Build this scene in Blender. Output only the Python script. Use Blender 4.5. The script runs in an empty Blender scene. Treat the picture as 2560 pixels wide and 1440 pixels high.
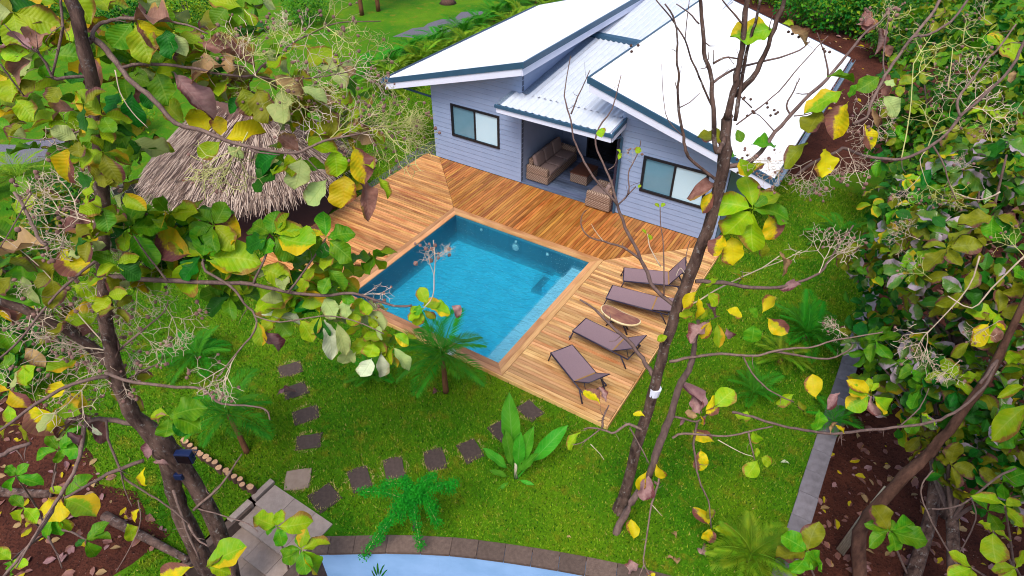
import bpy, bmesh, math, random
import numpy as np
from mathutils import Vector, Matrix, Quaternion, noise as mnoise

# ------------------------------------------------------------------ camera, world, sun, exposure
random.seed(7)
S = bpy.context.scene
COL = S.collection
CAM = (10.9295, -13.7841, 11.1235)
YAW, PITCH, ROLL, FPX = -0.5674, 0.6822, -0.0022, 1599.24
_cy, _sy, _cp, _sp = math.cos(YAW), math.sin(YAW), math.cos(PITCH), math.sin(PITCH)
_f = Vector((_sy * _cp, _cy * _cp, -_sp)); _r0 = Vector((_cy, -_sy, 0)); _u0 = _r0.cross(_f)
_r = math.cos(ROLL) * _r0 + math.sin(ROLL) * _u0; _u = -math.sin(ROLL) * _r0 + math.cos(ROLL) * _u0
C0 = Vector(CAM)
cd = bpy.data.cameras.new('camera'); cam = bpy.data.objects.new('camera', cd); COL.objects.link(cam)
cd.sensor_width = 36.0; cd.lens = 36.0 * FPX / 2560.0; cd.clip_start = 0.1; cd.clip_end = 600
cam.matrix_world = Matrix(((_r.x, _u.x, -_f.x, CAM[0]), (_r.y, _u.y, -_f.y, CAM[1]), (_r.z, _u.z, -_f.z, CAM[2]), (0, 0, 0, 1)))
S.camera = cam

SUN_EL, SUN_AZ = math.radians(60), math.radians(168)     # azimuth clockwise from +Y
W = bpy.data.worlds.new('World'); S.world = W; W.use_nodes = True
wn = W.node_tree; bg = wn.nodes['Background']
sky = wn.nodes.new('ShaderNodeTexSky'); sky.sky_type = 'NISHITA'; sky.sun_disc = False
sky.sun_elevation = SUN_EL; sky.sun_rotation = SUN_AZ; sky.air_density = 1.0; sky.dust_density = 3.0; sky.ozone_density = 1.0
wn.links.new(sky.outputs[0], bg.inputs[0]); bg.inputs[1].default_value = 0.11
sd = bpy.data.lights.new('sun', 'SUN'); sun = bpy.data.objects.new('sun', sd); COL.objects.link(sun)
sd.energy = 1.45; sd.angle = math.radians(30); sd.color = (1.0, 0.95, 0.88)
_sdir = Vector((math.sin(SUN_AZ) * math.cos(SUN_EL), math.cos(SUN_AZ) * math.cos(SUN_EL), math.sin(SUN_EL)))
sun.rotation_euler = _sdir.to_track_quat('Z', 'Y').to_euler()
S.view_settings.view_transform = 'Standard'; S.view_settings.look = 'None'
S.view_settings.exposure = 0.97; S.view_settings.gamma = 1.0; S.view_settings.use_curve_mapping = False
S.render.engine = 'CYCLES'
S.cycles.use_denoising = True; S.cycles.filter_width = 1.05
S.cycles.max_bounces = 8; S.cycles.transparent_max_bounces = 10; S.cycles.transmission_bounces = 4
S.cycles.sample_clamp_indirect = 8

def at(px, py, depth):
    """a point seen at pixel (px, py) of the 2560 x 1440 photograph, depth metres along the camera's axis"""
    return C0 + _r * ((px - 1280) / FPX * depth) + _u * ((720 - py) / FPX * depth) + _f * depth

def at_z(px, py, z):
    d = _r * ((px - 1280) / FPX) + _u * ((720 - py) / FPX) + _f
    return C0 + d * ((z - C0.z) / d.z)

# ------------------------------------------------------------------ materials
def new_mat(name):
    m = bpy.data.materials.new(name); m.use_nodes = True
    nt = m.node_tree; b = nt.nodes['Principled BSDF']
    return m, nt, b

def N(nt, t, **kw):
    n = nt.nodes.new(t)
    for k, v in kw.items():
        if k.startswith('i_'):
            n.inputs[int(k[2:])].default_value = v
        else:
            setattr(n, k, v)
    return n

def math_n(nt, op, a, b=None, c=None):
    n = nt.nodes.new('ShaderNodeMath'); n.operation = op
    for i, v in enumerate((a, b, c)):
        if v is None: continue
        if isinstance(v, (int, float)): n.inputs[i].default_value = v
        else: nt.links.new(v, n.inputs[i])
    return n.outputs[0]

def mix_c(nt, fac, a, b, blend='MIX'):
    n = nt.nodes.new('ShaderNodeMix'); n.data_type = 'RGBA'; n.blend_type = blend
    for idx, v in ((0, fac), (6, a), (7, b)):
        if isinstance(v, (int, float)): n.inputs[idx].default_value = v
        elif isinstance(v, tuple): n.inputs[idx].default_value = (*v[:3], 1)
        else: nt.links.new(v, n.inputs[idx])
    return n.outputs[2]

def noise_n(nt, vec, scale, detail=4, rough=.55, dist=0):
    n = nt.nodes.new('ShaderNodeTexNoise'); n.inputs['Scale'].default_value = scale
    n.inputs['Detail'].default_value = detail; n.inputs['Roughness'].default_value = rough; n.inputs['Distortion'].default_value = dist
    if vec is not None: nt.links.new(vec, n.inputs['Vector'])
    return n.outputs[0]

def ramp(nt, fac, lo, hi):
    n = nt.nodes.new('ShaderNodeMapRange'); n.inputs[1].default_value = lo; n.inputs[2].default_value = hi
    n.clamp = True; nt.links.new(fac, n.inputs[0]); return n.outputs[0]

def tc(nt, which='Object'):
    return nt.nodes.new('ShaderNodeTexCoord').outputs[which]

def scaled(nt, vec, s):
    n = nt.nodes.new('ShaderNodeMapping'); n.inputs['Scale'].default_value = s; nt.links.new(vec, n.inputs[0]); return n.outputs[0]

def obj_rand(nt):
    return nt.nodes.new('ShaderNodeObjectInfo').outputs['Random']

def bump(nt, b, h, strength=.3, dist=.02):
    n = nt.nodes.new('ShaderNodeBump'); n.inputs['Strength'].default_value = strength; n.inputs['Distance'].default_value = dist
    nt.links.new(h, n.inputs['Height']); nt.links.new(n.outputs[0], b.inputs['Normal'])

def hsv(nt, col, h=None, s=None, v=None):
    n = nt.nodes.new('ShaderNodeHueSaturation')
    nt.links.new(col, n.inputs['Color'])
    for k, x in (('Hue', h), ('Saturation', s), ('Value', v)):
        if x is None: continue
        if isinstance(x, (int, float)): n.inputs[k].default_value = x
        else: nt.links.new(x, n.inputs[k])
    return n.outputs[0]

def simple(name, col, rough=.6, col2=None, scale=6, spec=.4, bmp=0, metal=0, vary=.12, stretch=None, coord='Object', bscale=None, detail=5):
    m, nt, b = new_mat(name)
    v = tc(nt, coord)
    if stretch: v = scaled(nt, v, stretch)
    nz = noise_n(nt, v, scale, detail)
    c = mix_c(nt, ramp(nt, nz, .3, .7), col, col2 if col2 else tuple(x * (1 - vary * 1.6) for x in col))
    c = hsv(nt, c, v=math_n(nt, 'ADD', math_n(nt, 'MULTIPLY', obj_rand(nt), vary * 2), 1 - vary))
    nt.links.new(c, b.inputs['Base Color']); b.inputs['Roughness'].default_value = rough
    b.inputs['Specular IOR Level'].default_value = spec; b.inputs['Metallic'].default_value = metal
    if bmp:
        bump(nt, b, noise_n(nt, v, bscale or scale * 4, 6), bmp, .02)
    return m

def mat_leaf(name, c1, c1b, c2, patch=.0, vein=(.35, .5, .12), veinamt=.35, rough=.5, transl=.32, spec=.22):
    m, nt, b = new_mat(name)
    uv = N(nt, 'ShaderNodeSeparateXYZ'); nt.links.new(tc(nt, 'UV'), uv.inputs[0])
    u, v = uv.outputs[0], uv.outputs[1]
    du = math_n(nt, 'ABSOLUTE', math_n(nt, 'MULTIPLY', math_n(nt, 'SUBTRACT', u, .5), 2.0))
    r = obj_rand(nt)
    ob = tc(nt, 'Object')
    off = N(nt, 'ShaderNodeVectorMath', operation='ADD'); nt.links.new(ob, off.inputs[0])
    cmb = N(nt, 'ShaderNodeCombineXYZ'); nt.links.new(math_n(nt, 'MULTIPLY', r, 37.0), cmb.inputs[0]); nt.links.new(cmb.outputs[0], off.inputs[1])
    p = off.outputs[0]
    base = mix_c(nt, ramp(nt, noise_n(nt, p, 5, 3), .35, .65), c1, c1b)
    if patch > 0:
        n2 = noise_n(nt, p, 7, 6, .65)
        sidek = math_n(nt, 'MULTIPLY', math_n(nt, 'SUBTRACT', u, .5), math_n(nt, 'SUBTRACT', math_n(nt, 'MULTIPLY', math_n(nt, 'GREATER_THAN', r, .5), 1.1), .55))
        k = math_n(nt, 'ADD', math_n(nt, 'ADD', math_n(nt, 'MULTIPLY', n2, .55), .22), math_n(nt, 'ADD', math_n(nt, 'ADD', sidek, math_n(nt, 'MULTIPLY', du, .16)), math_n(nt, 'MULTIPLY', v, .24)))
        base = mix_c(nt, ramp(nt, k, 1.0 - patch, 1.12 - patch), base, c2)
    w = math_n(nt, 'FRACT', math_n(nt, 'MULTIPLY', math_n(nt, 'SUBTRACT', v, math_n(nt, 'MULTIPLY', du, .22)), 9.0))
    w = math_n(nt, 'ABSOLUTE', math_n(nt, 'SUBTRACT', w, .5))
    side = ramp(nt, w, .09, .03)
    mid = ramp(nt, du, .07, .03)
    vm = math_n(nt, 'MAXIMUM', math_n(nt, 'MULTIPLY', side, .55), mid)
    col = mix_c(nt, math_n(nt, 'MULTIPLY', vm, veinamt), base, vein)
    col = hsv(nt, col, h=math_n(nt, 'ADD', math_n(nt, 'MULTIPLY', r, .03), .485), v=math_n(nt, 'ADD', math_n(nt, 'MULTIPLY', r, .35), .82))
    nt.links.new(col, b.inputs['Base Color']); b.inputs['Roughness'].default_value = rough
    b.inputs['Specular IOR Level'].default_value = spec
    h = math_n(nt, 'ADD', math_n(nt, 'MULTIPLY', w, 1.0), math_n(nt, 'MULTIPLY', noise_n(nt, p, 14, 3), .5))
    bump(nt, b, h, .35, .012)
    if transl > 0:
        t = N(nt, 'ShaderNodeBsdfTranslucent'); nt.links.new(col, t.inputs[0])
        mx = N(nt, 'ShaderNodeMixShader'); mx.inputs[0].default_value = transl
        out = nt.nodes['Material Output']
        nt.links.new(b.outputs[0], mx.inputs[1]); nt.links.new(t.outputs[0], mx.inputs[2]); nt.links.new(mx.outputs[0], out.inputs[0])
    return m

M = {}
BR = (.17, .075, .055)
M['g'] = mat_leaf('leaf_green', (.055, .25, .004), (.13, .31, .005), BR, .0, (.30, .50, .06))
M['b'] = mat_leaf('leaf_lime', (.22, .43, .004), (.34, .47, .006), (.30, .17, .03), .10, (.48, .58, .08))
M['d'] = mat_leaf('leaf_deep_green', (.010, .11, .006), (.018, .16, .008), BR, .0, (.06, .25, .03))
M['y'] = mat_leaf('leaf_yellow', (.68, .52, .006), (.58, .52, .008), (.25, .10, .03), .10, (.5, .38, .02), .25)
M['yb'] = mat_leaf('leaf_yellow_and_brown', (.74, .50, .004), (.42, .45, .006), (.21, .075, .06), .33, (.45, .33, .04), .3)
M['br'] = mat_leaf('leaf_brown', (.20, .085, .065), (.29, .14, .11), (.36, .2, .05), .08, (.33, .19, .15), .35, .6, .15)
M['m'] = mat_leaf('leaf_mauve_brown', (.26, .13, .13), (.36, .21, .20), (.14, .04, .04), .14, (.42, .28, .25), .3, .6, .15)
M['t'] = mat_leaf('leaf_tan', (.48, .32, .13), (.38, .25, .12), (.22, .10, .05), .10, (.5, .36, .2), .3, .6, .25)
M['p'] = mat_leaf('leaf_pale_underside', (.42, .50, .17), (.36, .47, .16), (.3, .3, .1), .05, (.25, .34, .08), .5, .6, .3, .2)
M['w'] = mat_leaf('leaf_whitish_underside', (.58, .62, .42), (.50, .56, .36), (.4, .4, .2), .05, (.34, .4, .2), .4, .6, .25, .2)
M['o'] = mat_leaf('leaf_olive', (.17, .20, .006), (.25, .27, .008), (.16, .06, .05), .12, (.3, .33, .06), .35)
M['gp'] = mat_leaf('leaf_glossy_mauve_patched', (.05, .16, .010), (.11, .19, .015), (.36, .28, .33), .26, (.15, .25, .05), .3, .32, .12, .5)  # glossy green with pale mauve patches
M['gy'] = mat_leaf('leaf_green_with_yellow_edge', (.16, .37, .006), (.25, .40, .006), (.60, .42, .01), .26, (.38, .5, .06), .35)
M['banana'] = mat_leaf('leaf_broad_blade', (.06, .30, .015), (.10, .36, .02), (.3, .3, .05), .0, (.2, .42, .08), .5, .35)
M['frond'] = mat_leaf('palm_leaflet', (.022, .20, .006), (.06, .29, .008), (.3, .3, .03), .0, (.1, .3, .05), .2, .5, .25, .15)
M['frond_y'] = mat_leaf('palm_leaflet_light', (.10, .27, .006), (.22, .33, .01), (.3, .26, .03), .06, (.2, .3, .05), .2, .5, .25, .15)
M['feather'] = mat_leaf('shrub_leaflet', (.018, .24, .010), (.04, .33, .015), (.3, .3, .03), .0, (.1, .3, .05), .1, .5, .3, .15)
M['hedge'] = mat_leaf('hedge_leaf', (.014, .12, .006), (.05, .19, .008), (.25, .2, .03), .06, (.1, .25, .05), .15, .5, .2, .2)
M['hedge_y'] = mat_leaf('hedge_leaf_light', (.13, .26, .006), (.26, .34, .01), (.3, .22, .03), .08, (.2, .3, .05), .15, .5, .25, .2)

def mat_bark(name, c1, c2, lichen=.0, scale=8):
    m, nt, b = new_mat(name)
    v = scaled(nt, tc(nt, 'Object'), (1, 1, .35))
    n1 = noise_n(nt, v, scale, 6, .65)
    col = mix_c(nt, ramp(nt, n1, .35, .65), c1, c2)
    if lichen > 0:
        n2 = noise_n(nt, tc(nt, 'Object'), 13, 8, .72)
        col = mix_c(nt, ramp(nt, n2, .70 - lichen, .86 - lichen), col, (.36, .34, .32))
    nt.links.new(col, b.inputs['Base Color']); b.inputs['Roughness'].default_value = .85; b.inputs['Specular IOR Level'].default_value = .2
    bump(nt, b, noise_n(nt, v, scale * 3.5, 6, .7), .9, .02)
    return m
M['bark'] = mat_bark('dark_teak_bark', (.035, .019, .016), (.175, .108, .085), .14)
M['bark_red'] = mat_bark('red_brown_bark', (.06, .028, .02), (.15, .075, .052), .04)
M['bark_pale'] = mat_bark('pale_branch_bark', (.26, .18, .15), (.16, .10, .085), .06, 14)
M['bark_mid'] = mat_bark('grey_brown_branch_bark', (.12, .075, .07), (.21, .14, .12), .05, 14)
M['twig'] = simple('dry_twig', (.60, .48, .37), .8, (.46, .35, .25), 10)
M['twig_y'] = simple('green_yellow_twig', (.46, .45, .17), .8, (.38, .38, .13), 10)
M['dry_blade'] = simple('dry_grass_blade', (.52, .40, .15), .8, (.40, .34, .10), 6)
M['fruit'] = simple('papery_fruit', (.42, .24, .20), .85, (.24, .12, .10), 60, bmp=.8, vary=.25)

def mat_wood(name, c1, c2, c3, rough=.5, spec=.4):
    m, nt, b = new_mat(name)
    v = tc(nt, 'Object'); r = obj_rand(nt)
    off = N(nt, 'ShaderNodeVectorMath', operation='ADD'); nt.links.new(v, off.inputs[0])
    cmb = N(nt, 'ShaderNodeCombineXYZ')
    for i, k in enumerate((91.0, 53.0, 17.0)): nt.links.new(math_n(nt, 'MULTIPLY', r, k), cmb.inputs[i])
    nt.links.new(cmb.outputs[0], off.inputs[1])
    p = scaled(nt, off.outputs[0], (1.1, 22, 10))
    g = noise_n(nt, p, 1.6, 5, .6, .4)
    big = noise_n(nt, scaled(nt, off.outputs[0], (.8, 3, 1)), 1.5, 3)
    col = mix_c(nt, ramp(nt, g, .3, .7), c1, c2)
    col = mix_c(nt, ramp(nt, big, .45, .72), col, c3)
    r2 = math_n(nt, 'FRACT', math_n(nt, 'MULTIPLY', r, 7.31))
    col = hsv(nt, col, h=math_n(nt, 'ADD', math_n(nt, 'MULTIPLY', r2, .02), .49), v=math_n(nt, 'ADD', math_n(nt, 'MULTIPLY', r, .62), .66))
    nt.links.new(col, b.inputs['Base Color']); b.inputs['Roughness'].default_value = rough; b.inputs['Specular IOR Level'].default_value = spec
    bump(nt, b, g, .25, .005)
    return m
M['deck_dark'] = mat_wood('dark_teak_board', (.36, .125, .022), (.50, .225, .055), (.25, .07, .010), .42)  # darker, redder board tone for the back strip
M['deck_pale'] = mat_wood('pale_teak_board', (.56, .29, .105), (.70, .43, .19), (.42, .17, .05), .5)  # paler board tone for the right strip and edge boards
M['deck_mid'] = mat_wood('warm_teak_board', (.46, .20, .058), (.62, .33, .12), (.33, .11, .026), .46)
M['coping'] = mat_wood('teak_coping', (.46, .22, .09), (.60, .33, .15), (.36, .15, .05), .5)
M['void_shade'] = simple('underboard_shade', (.02, .012, .008), .9)  # near-black tone paints in the shade below and between the boards

M['gap_shade'] = simple('siding_gap_shade', (.10, .13, .20), .8)  # dark wall core: puts the shadow lines between siding boards into the colour
M['siding'] = simple('blue_grey_siding', (.27, .345, .52), .55, (.245, .32, .49), 3, vary=.03, bmp=.05)
M['white_paint'] = simple('white_painted_board', (.74, .76, .90), .5, (.70, .72, .86), 4, vary=.02)
M['trim_dark'] = simple('slate_blue_trim', (.035, .095, .165), .4, (.028, .08, .14), 3, vary=.05)
M['roof_metal'] = simple('white_roof_metal', (.70, .72, .75), .35, (.60, .63, .67), 2, vary=.02, spec=.5)
M['roof_mid'] = simple('pale_galvanised_roof', (.66, .70, .76), .3, (.58, .63, .70), 2.5, vary=.03, metal=.1)
M['flash'] = simple('galvanised_flashing', (.30, .38, .48), .35, (.12, .18, .26), 30, metal=.4, bmp=.3)
M['black_frame'] = simple('black_aluminium', (.010, .011, .016), .4)
M['pane_teal'] = simple('frosted_teal_pane', (.12, .25, .33), .12, (.14, .28, .37), 2, spec=.5, vary=.02)
M['pane_pale'] = simple('pale_blind_behind_pane', (.50, .68, .78), .12, (.46, .66, .78), 2, spec=.5, vary=.02)
M['dark_glass'] = simple('dark_door_glass', (.006, .006, .008), .08, spec=.5)
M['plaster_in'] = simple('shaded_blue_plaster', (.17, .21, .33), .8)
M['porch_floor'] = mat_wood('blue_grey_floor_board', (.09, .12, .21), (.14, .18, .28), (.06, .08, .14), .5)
M['cushion'] = simple('taupe_cushion', (.30, .21, .19), .9, (.26, .18, .165), 40, bmp=.2)
def mat_wicker():
    m, nt, b = new_mat('woven_wicker')
    v = tc(nt, 'Object')
    w1 = N(nt, 'ShaderNodeTexWave', bands_direction='Z'); w1.inputs['Scale'].default_value = 9; nt.links.new(v, w1.inputs[0])
    w2 = N(nt, 'ShaderNodeTexWave', bands_direction='DIAGONAL'); w2.inputs['Scale'].default_value = 7; nt.links.new(v, w2.inputs[0])
    k = math_n(nt, 'MULTIPLY', w1.outputs[1], w2.outputs[1])
    c = mix_c(nt, k, (.16, .09, .06), (.52, .38, .29)); nt.links.new(c, b.inputs['Base Color']); b.inputs['Roughness'].default_value = .7
    bump(nt, b, k, .6, .01); return m
M['wicker'] = mat_wicker()
M['table_wood'] = simple('brown_table_top', (.14, .055, .035), .35, (.10, .035, .02), 5, stretch=(1, 8, 1))
M['sling'] = simple('mauve_brown_sling', (.26, .17, .185), .65, (.22, .145, .16), 60, bmp=.15, vary=.03)
M['lounger_metal'] = simple('dark_lounger_metal', (.030, .022, .045), .4, vary=.05)
M['strap'] = simple('ochre_strap', (.35, .19, .05), .7)

def mat_water():
    m, nt, b = new_mat('pool_water')
    nt.nodes.remove(b)
    p = tc(nt, 'Object')
    t = N(nt, 'ShaderNodeBsdfTransparent'); t.inputs[0].default_value = (.60, .93, .98, 1)
    g = N(nt, 'ShaderNodeBsdfGlossy'); g.inputs['Roughness'].default_value = .04
    n1 = noise_n(nt, scaled(nt, p, (1, 1.5, 1)), 5.5, 4, .6, .8)
    bm = N(nt, 'ShaderNodeBump'); bm.inputs['Strength'].default_value = 1.0; bm.inputs['Distance'].default_value = .11
    nt.links.new(n1, bm.inputs['Height']); nt.links.new(bm.outputs[0], g.inputs['Normal'])
    fr = N(nt, 'ShaderNodeFresnel'); fr.inputs[0].default_value = 1.33; nt.links.new(bm.outputs[0], fr.inputs['Normal'])
    rf = N(nt, 'ShaderNodeBsdfRefraction'); rf.inputs['IOR'].default_value = 1.12; rf.inputs['Roughness'].default_value = .0
    rf.inputs[0].default_value = (.60, .93, .98, 1); nt.links.new(bm.outputs[0], rf.inputs['Normal'])
    m0 = N(nt, 'ShaderNodeMixShader'); m0.inputs[0].default_value = .45; nt.links.new(t.outputs[0], m0.inputs[1]); nt.links.new(rf.outputs[0], m0.inputs[2])
    mx = N(nt, 'ShaderNodeMixShader'); nt.links.new(fr.outputs[0], mx.inputs[0]); nt.links.new(m0.outputs[0], mx.inputs[1]); nt.links.new(g.outputs[0], mx.inputs[2])
    nt.links.new(mx.outputs[0], nt.nodes['Material Output'].inputs[0]); return m
M['water'] = mat_water()
def mat_tile(name, c1, c2, s=.10, joint=.06):
    m, nt, b = new_mat(name)
    v = tc(nt, 'Object')
    br = N(nt, 'ShaderNodeTexBrick', offset=0.0); br.inputs['Scale'].default_value = 1.0 / s / 2
    br.inputs['Mortar Size'].default_value = joint * .2; br.inputs['Color1'].default_value = (*c1, 1); br.inputs['Color2'].default_value = (*c2, 1)
    br.inputs['Mortar'].default_value = (*[x * .7 for x in c1], 1); br.inputs['Brick Width'].default_value = .5; br.inputs['Row Height'].default_value = .5
    nt.links.new(v, br.inputs[0])
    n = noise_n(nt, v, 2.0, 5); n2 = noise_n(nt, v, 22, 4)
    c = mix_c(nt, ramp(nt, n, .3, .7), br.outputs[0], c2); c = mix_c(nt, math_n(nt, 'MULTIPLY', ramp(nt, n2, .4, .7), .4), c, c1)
    nt.links.new(c, b.inputs['Base Color']); b.inputs['Roughness'].default_value = .4; return m
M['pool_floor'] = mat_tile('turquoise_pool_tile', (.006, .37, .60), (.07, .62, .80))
M['pool_wall'] = mat_tile('slate_pool_tile', (.03, .24, .34), (.02, .16, .24))
M['pool_bench'] = mat_tile('pale_bench_tile', (.46, .66, .82), (.56, .76, .88))
M['lamp_white'] = simple('white_plastic', (.8, .8, .8), .4, vary=.02)

M['stone_dark'] = simple('dark_paving_stone', (.050, .032, .026), .8, (.085, .056, .045), 14, bmp=.5, vary=.22)
M['stone_tan'] = simple('sandy_paving_stone', (.34, .25, .19), .8, (.26, .18, .13), 6, bmp=.3)
M['stone_step'] = simple('grey_brown_step_slab', (.37, .29, .245), .8, (.28, .215, .185), 8, bmp=.4, vary=.1)
M['stone_cap'] = simple('grey_wall_cap', (.20, .18, .20), .8, (.13, .115, .125), 7, bmp=.4, vary=.16)
M['stone_kerb'] = simple('dark_kerb_slab', (.085, .055, .043), .8, (.14, .095, .075), 12, bmp=.6, vary=.25)
M['blue_render'] = simple('pale_blue_render', (.30, .52, .86), .7, (.22, .42, .72), 1.6, vary=.02, bmp=.3)
M['block'] = simple('dark_concrete_block', (.035, .032, .030), .9, (.06, .055, .05), 10, bmp=.4)
M['mortar'] = simple('pale_mortar', (.42, .40, .36), .9)
M['log_face'] = simple('cut_log_face', (.55, .33, .19), .8, (.42, .23, .12), 18, vary=.15)
M['log_bark'] = simple('log_bark', (.12, .06, .045), .9, (.08, .04, .03), 14, bmp=.6)
M['live_edge'] = simple('cream_live_edge', (.80, .66, .38), .5, (.68, .5, .25), 8)
M['heartwood'] = simple('brown_heartwood', (.17, .060, .050), .55, (.36, .18, .10), 3.2, stretch=(1, 2.2, 1), vary=.05)
M['thatch'] = None
M['soil'] = None

def mat_lawn():
    m, nt, b = new_mat('lawn_turf')
    v = tc(nt, 'Object')
    n1 = noise_n(nt, v, .45, 5, .6); n2 = noise_n(nt, v, 2.6, 5, .65); n3 = noise_n(nt, v, 28, 5, .7)
    c = mix_c(nt, ramp(nt, n1, .35, .65), (.038, .18, .003), (.12, .25, .004))
    c = mix_c(nt, ramp(nt, n2, .54, .72), c, (.22, .20, .012))
    c = mix_c(nt, math_n(nt, 'MULTIPLY', ramp(nt, n3, .4, .7), .55), c, (.028, .10, .005))
    nt.links.new(c, b.inputs['Base Color']); b.inputs['Roughness'].default_value = .9; b.inputs['Specular IOR Level'].default_value = .1
    bump(nt, b, n3, .9, .05); return m
M['lawn'] = mat_lawn()
def mat_blade():
    m, nt, b = new_mat('grass_blade')
    v = tc(nt, 'Object')
    n1 = noise_n(nt, v, .45, 5, .6); n2 = noise_n(nt, v, 2.6, 5, .65); n3 = noise_n(nt, v, 60, 2, .7)
    c = mix_c(nt, ramp(nt, n1, .35, .65), (.045, .22, .004), (.19, .33, .006))
    c = mix_c(nt, ramp(nt, n2, .54, .72), c, (.33, .31, .02))
    c = mix_c(nt, ramp(nt, n3, .45, .75), c, (.18, .42, .010))
    us = N(nt, 'ShaderNodeSeparateXYZ'); nt.links.new(tc(nt, 'UV'), us.inputs[0])
    c = mix_c(nt, ramp(nt, us.outputs[0], .70, .98), c, (.36, .42, .03)); c = mix_c(nt, ramp(nt, us.outputs[1], .70, .95), c, (.012, .085, .003)); c = mix_c(nt, ramp(nt, us.outputs[1], .06, .0), c, (.45, .36, .10))
    nt.links.new(c, b.inputs['Base Color']); b.inputs['Roughness'].default_value = .6; b.inputs['Specular IOR Level'].default_value = .2
    t = N(nt, 'ShaderNodeBsdfTranslucent'); nt.links.new(c, t.inputs[0])
    mx = N(nt, 'ShaderNodeMixShader'); mx.inputs[0].default_value = .25
    nt.links.new(b.outputs[0], mx.inputs[1]); nt.links.new(t.outputs[0], mx.inputs[2]); nt.links.new(mx.outputs[0], nt.nodes['Material Output'].inputs[0])
    return m
M['blade'] = mat_blade()
def mat_soil():
    m, nt, b = new_mat('red_brown_soil')
    v = tc(nt, 'Object')
    n1 = noise_n(nt, v, 1.2, 6, .6); n2 = noise_n(nt, v, 16, 5, .7); n3 = noise_n(nt, v, 45, 2, .5)
    c = mix_c(nt, ramp(nt, n1, .35, .65), (.065, .020, .014), (.125, .040, .024))
    c = mix_c(nt, ramp(nt, n2, .5, .7), c, (.022, .009, .008))
    c = mix_c(nt, ramp(nt, n3, .72, .78), c, (.45, .34, .28))
    nt.links.new(c, b.inputs['Base Color']); b.inputs['Roughness'].default_value = .95; b.inputs['Specular IOR Level'].default_value = .1
    bump(nt, b, n2, 1.0, .08); return m
M['soil'] = mat_soil()
M['gravel'] = simple('grey_gravel', (.20, .19, .23), .9, (.10, .09, .12), 26, bmp=1.0)
def mat_thatch():
    m, nt, b = new_mat('dry_palm_thatch')
    n1 = noise_n(nt, tc(nt, 'Object'), 9, 4, .7); n2 = noise_n(nt, tc(nt, 'Object'), 60, 2)
    uvn = N(nt, 'ShaderNodeSeparateXYZ'); nt.links.new(tc(nt, 'UV'), uvn.inputs[0]); n1 = math_n(nt, 'ADD', math_n(nt, 'MULTIPLY', n1, .5), math_n(nt, 'MULTIPLY', uvn.outputs[0], .5)); n2 = uvn.outputs[1]
    c = mix_c(nt, ramp(nt, n1, .35, .65), (.06, .034, .024), (.25, .165, .12)); c = mix_c(nt, ramp(nt, n2, .55, .8), c, (.50, .38, .30)); c = mix_c(nt, ramp(nt, n2, .22, .12), c, (.055, .028, .024))
    nt.links.new(c, b.inputs['Base Color']); b.inputs['Roughness'].default_value = .85; return m
M['thatch'] = mat_thatch()
M['post'] = mat_bark('round_post_wood', (.20, .085, .04), (.12, .05, .025))
M['hut_floor'] = simple('red_hut_floor', (.16, .05, .035), .7)
M['navy'] = simple('navy_metal', (.008, .018, .075), .35)
M['sheath'] = simple('dry_palm_stalk', (.62, .55, .42), .7, (.40, .34, .24), 5, stretch=(12, 12, 1), bmp=.4)

# ------------------------------------------------------------------ mesh helpers
class MB:
    def __init__(s): s.v = []; s.f = []; s.mi = []; s.uv = None
    def add(s, vs, fs, mi=0):
        o = len(s.v); s.v += [tuple(x) for x in vs]
        for f in fs: s.f.append(tuple(i + o for i in f)); s.mi.append(mi)
    def box(s, x0, x1, y0, y1, z0, z1, mi=0):
        s.add([(x0, y0, z0), (x1, y0, z0), (x1, y1, z0), (x0, y1, z0), (x0, y0, z1), (x1, y0, z1), (x1, y1, z1), (x0, y1, z1)],
              [(3, 2, 1, 0), (4, 5, 6, 7), (0, 1, 5, 4), (1, 2, 6, 5), (2, 3, 7, 6), (3, 0, 4, 7)], mi)
    def prism(s, poly, vec, mi=0):
        n = len(poly); v = Vector(vec)
        a = [Vector(p) for p in poly]
        s.add(a + [p + v for p in a], [tuple(range(n))[::-1], tuple(range(n, 2 * n))] + [(i, (i + 1) % n, n + (i + 1) % n, n + i) for i in range(n)], mi)
    def tube(s, pts, rad, k=6, cap=True, mi=0):
        pts = [Vector(p) for p in pts]; n = len(pts)
        if not hasattr(rad, '__len__'): rad = [rad] * n
        ref = Vector((.13, .31, .94)); vs = []; fs = []
        for i, p in enumerate(pts):
            t = (pts[min(i + 1, n - 1)] - pts[max(i - 1, 0)])
            if t.length < 1e-7: t = Vector((0, 0, 1))
            t.normalize()
            a = t.cross(ref)
            if a.length < .05: a = t.cross(Vector((1, 0, 0)))
            a.normalize(); b = t.cross(a)
            for j in range(k):
                an = 2 * math.pi * j / k
                vs.append(p + (a * math.cos(an) + b * math.sin(an)) * rad[i])
        for i in range(n - 1):
            for j in range(k):
                fs.append((i * k + j, i * k + (j + 1) % k, (i + 1) * k + (j + 1) % k, (i + 1) * k + j))
        if cap: fs.append(tuple(range(k))[::-1]); fs.append(tuple(range((n - 1) * k, n * k)))
        s.add(vs, fs, mi)
    def mesh(s, name, mats, off=None, smooth=False, uv=None):
        me = bpy.data.meshes.new(name)
        vs = s.v if off is None else [(a - off[0], b - off[1], c - off[2]) for a, b, c in s.v]
        me.from_pydata(vs, [], s.f)
        for m in (mats if isinstance(mats, (list, tuple)) else [mats]): me.materials.append(m)
        if any(s.mi): me.polygons.foreach_set('material_index', s.mi)
        if smooth: me.polygons.foreach_set('use_smooth', [True] * len(s.f))
        if uv is not None:
            l = me.uv_layers.new(name='UVMap'); l.data.foreach_set('uv', np.array(uv, dtype=np.float32).ravel())
        me.update(); return me

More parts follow.
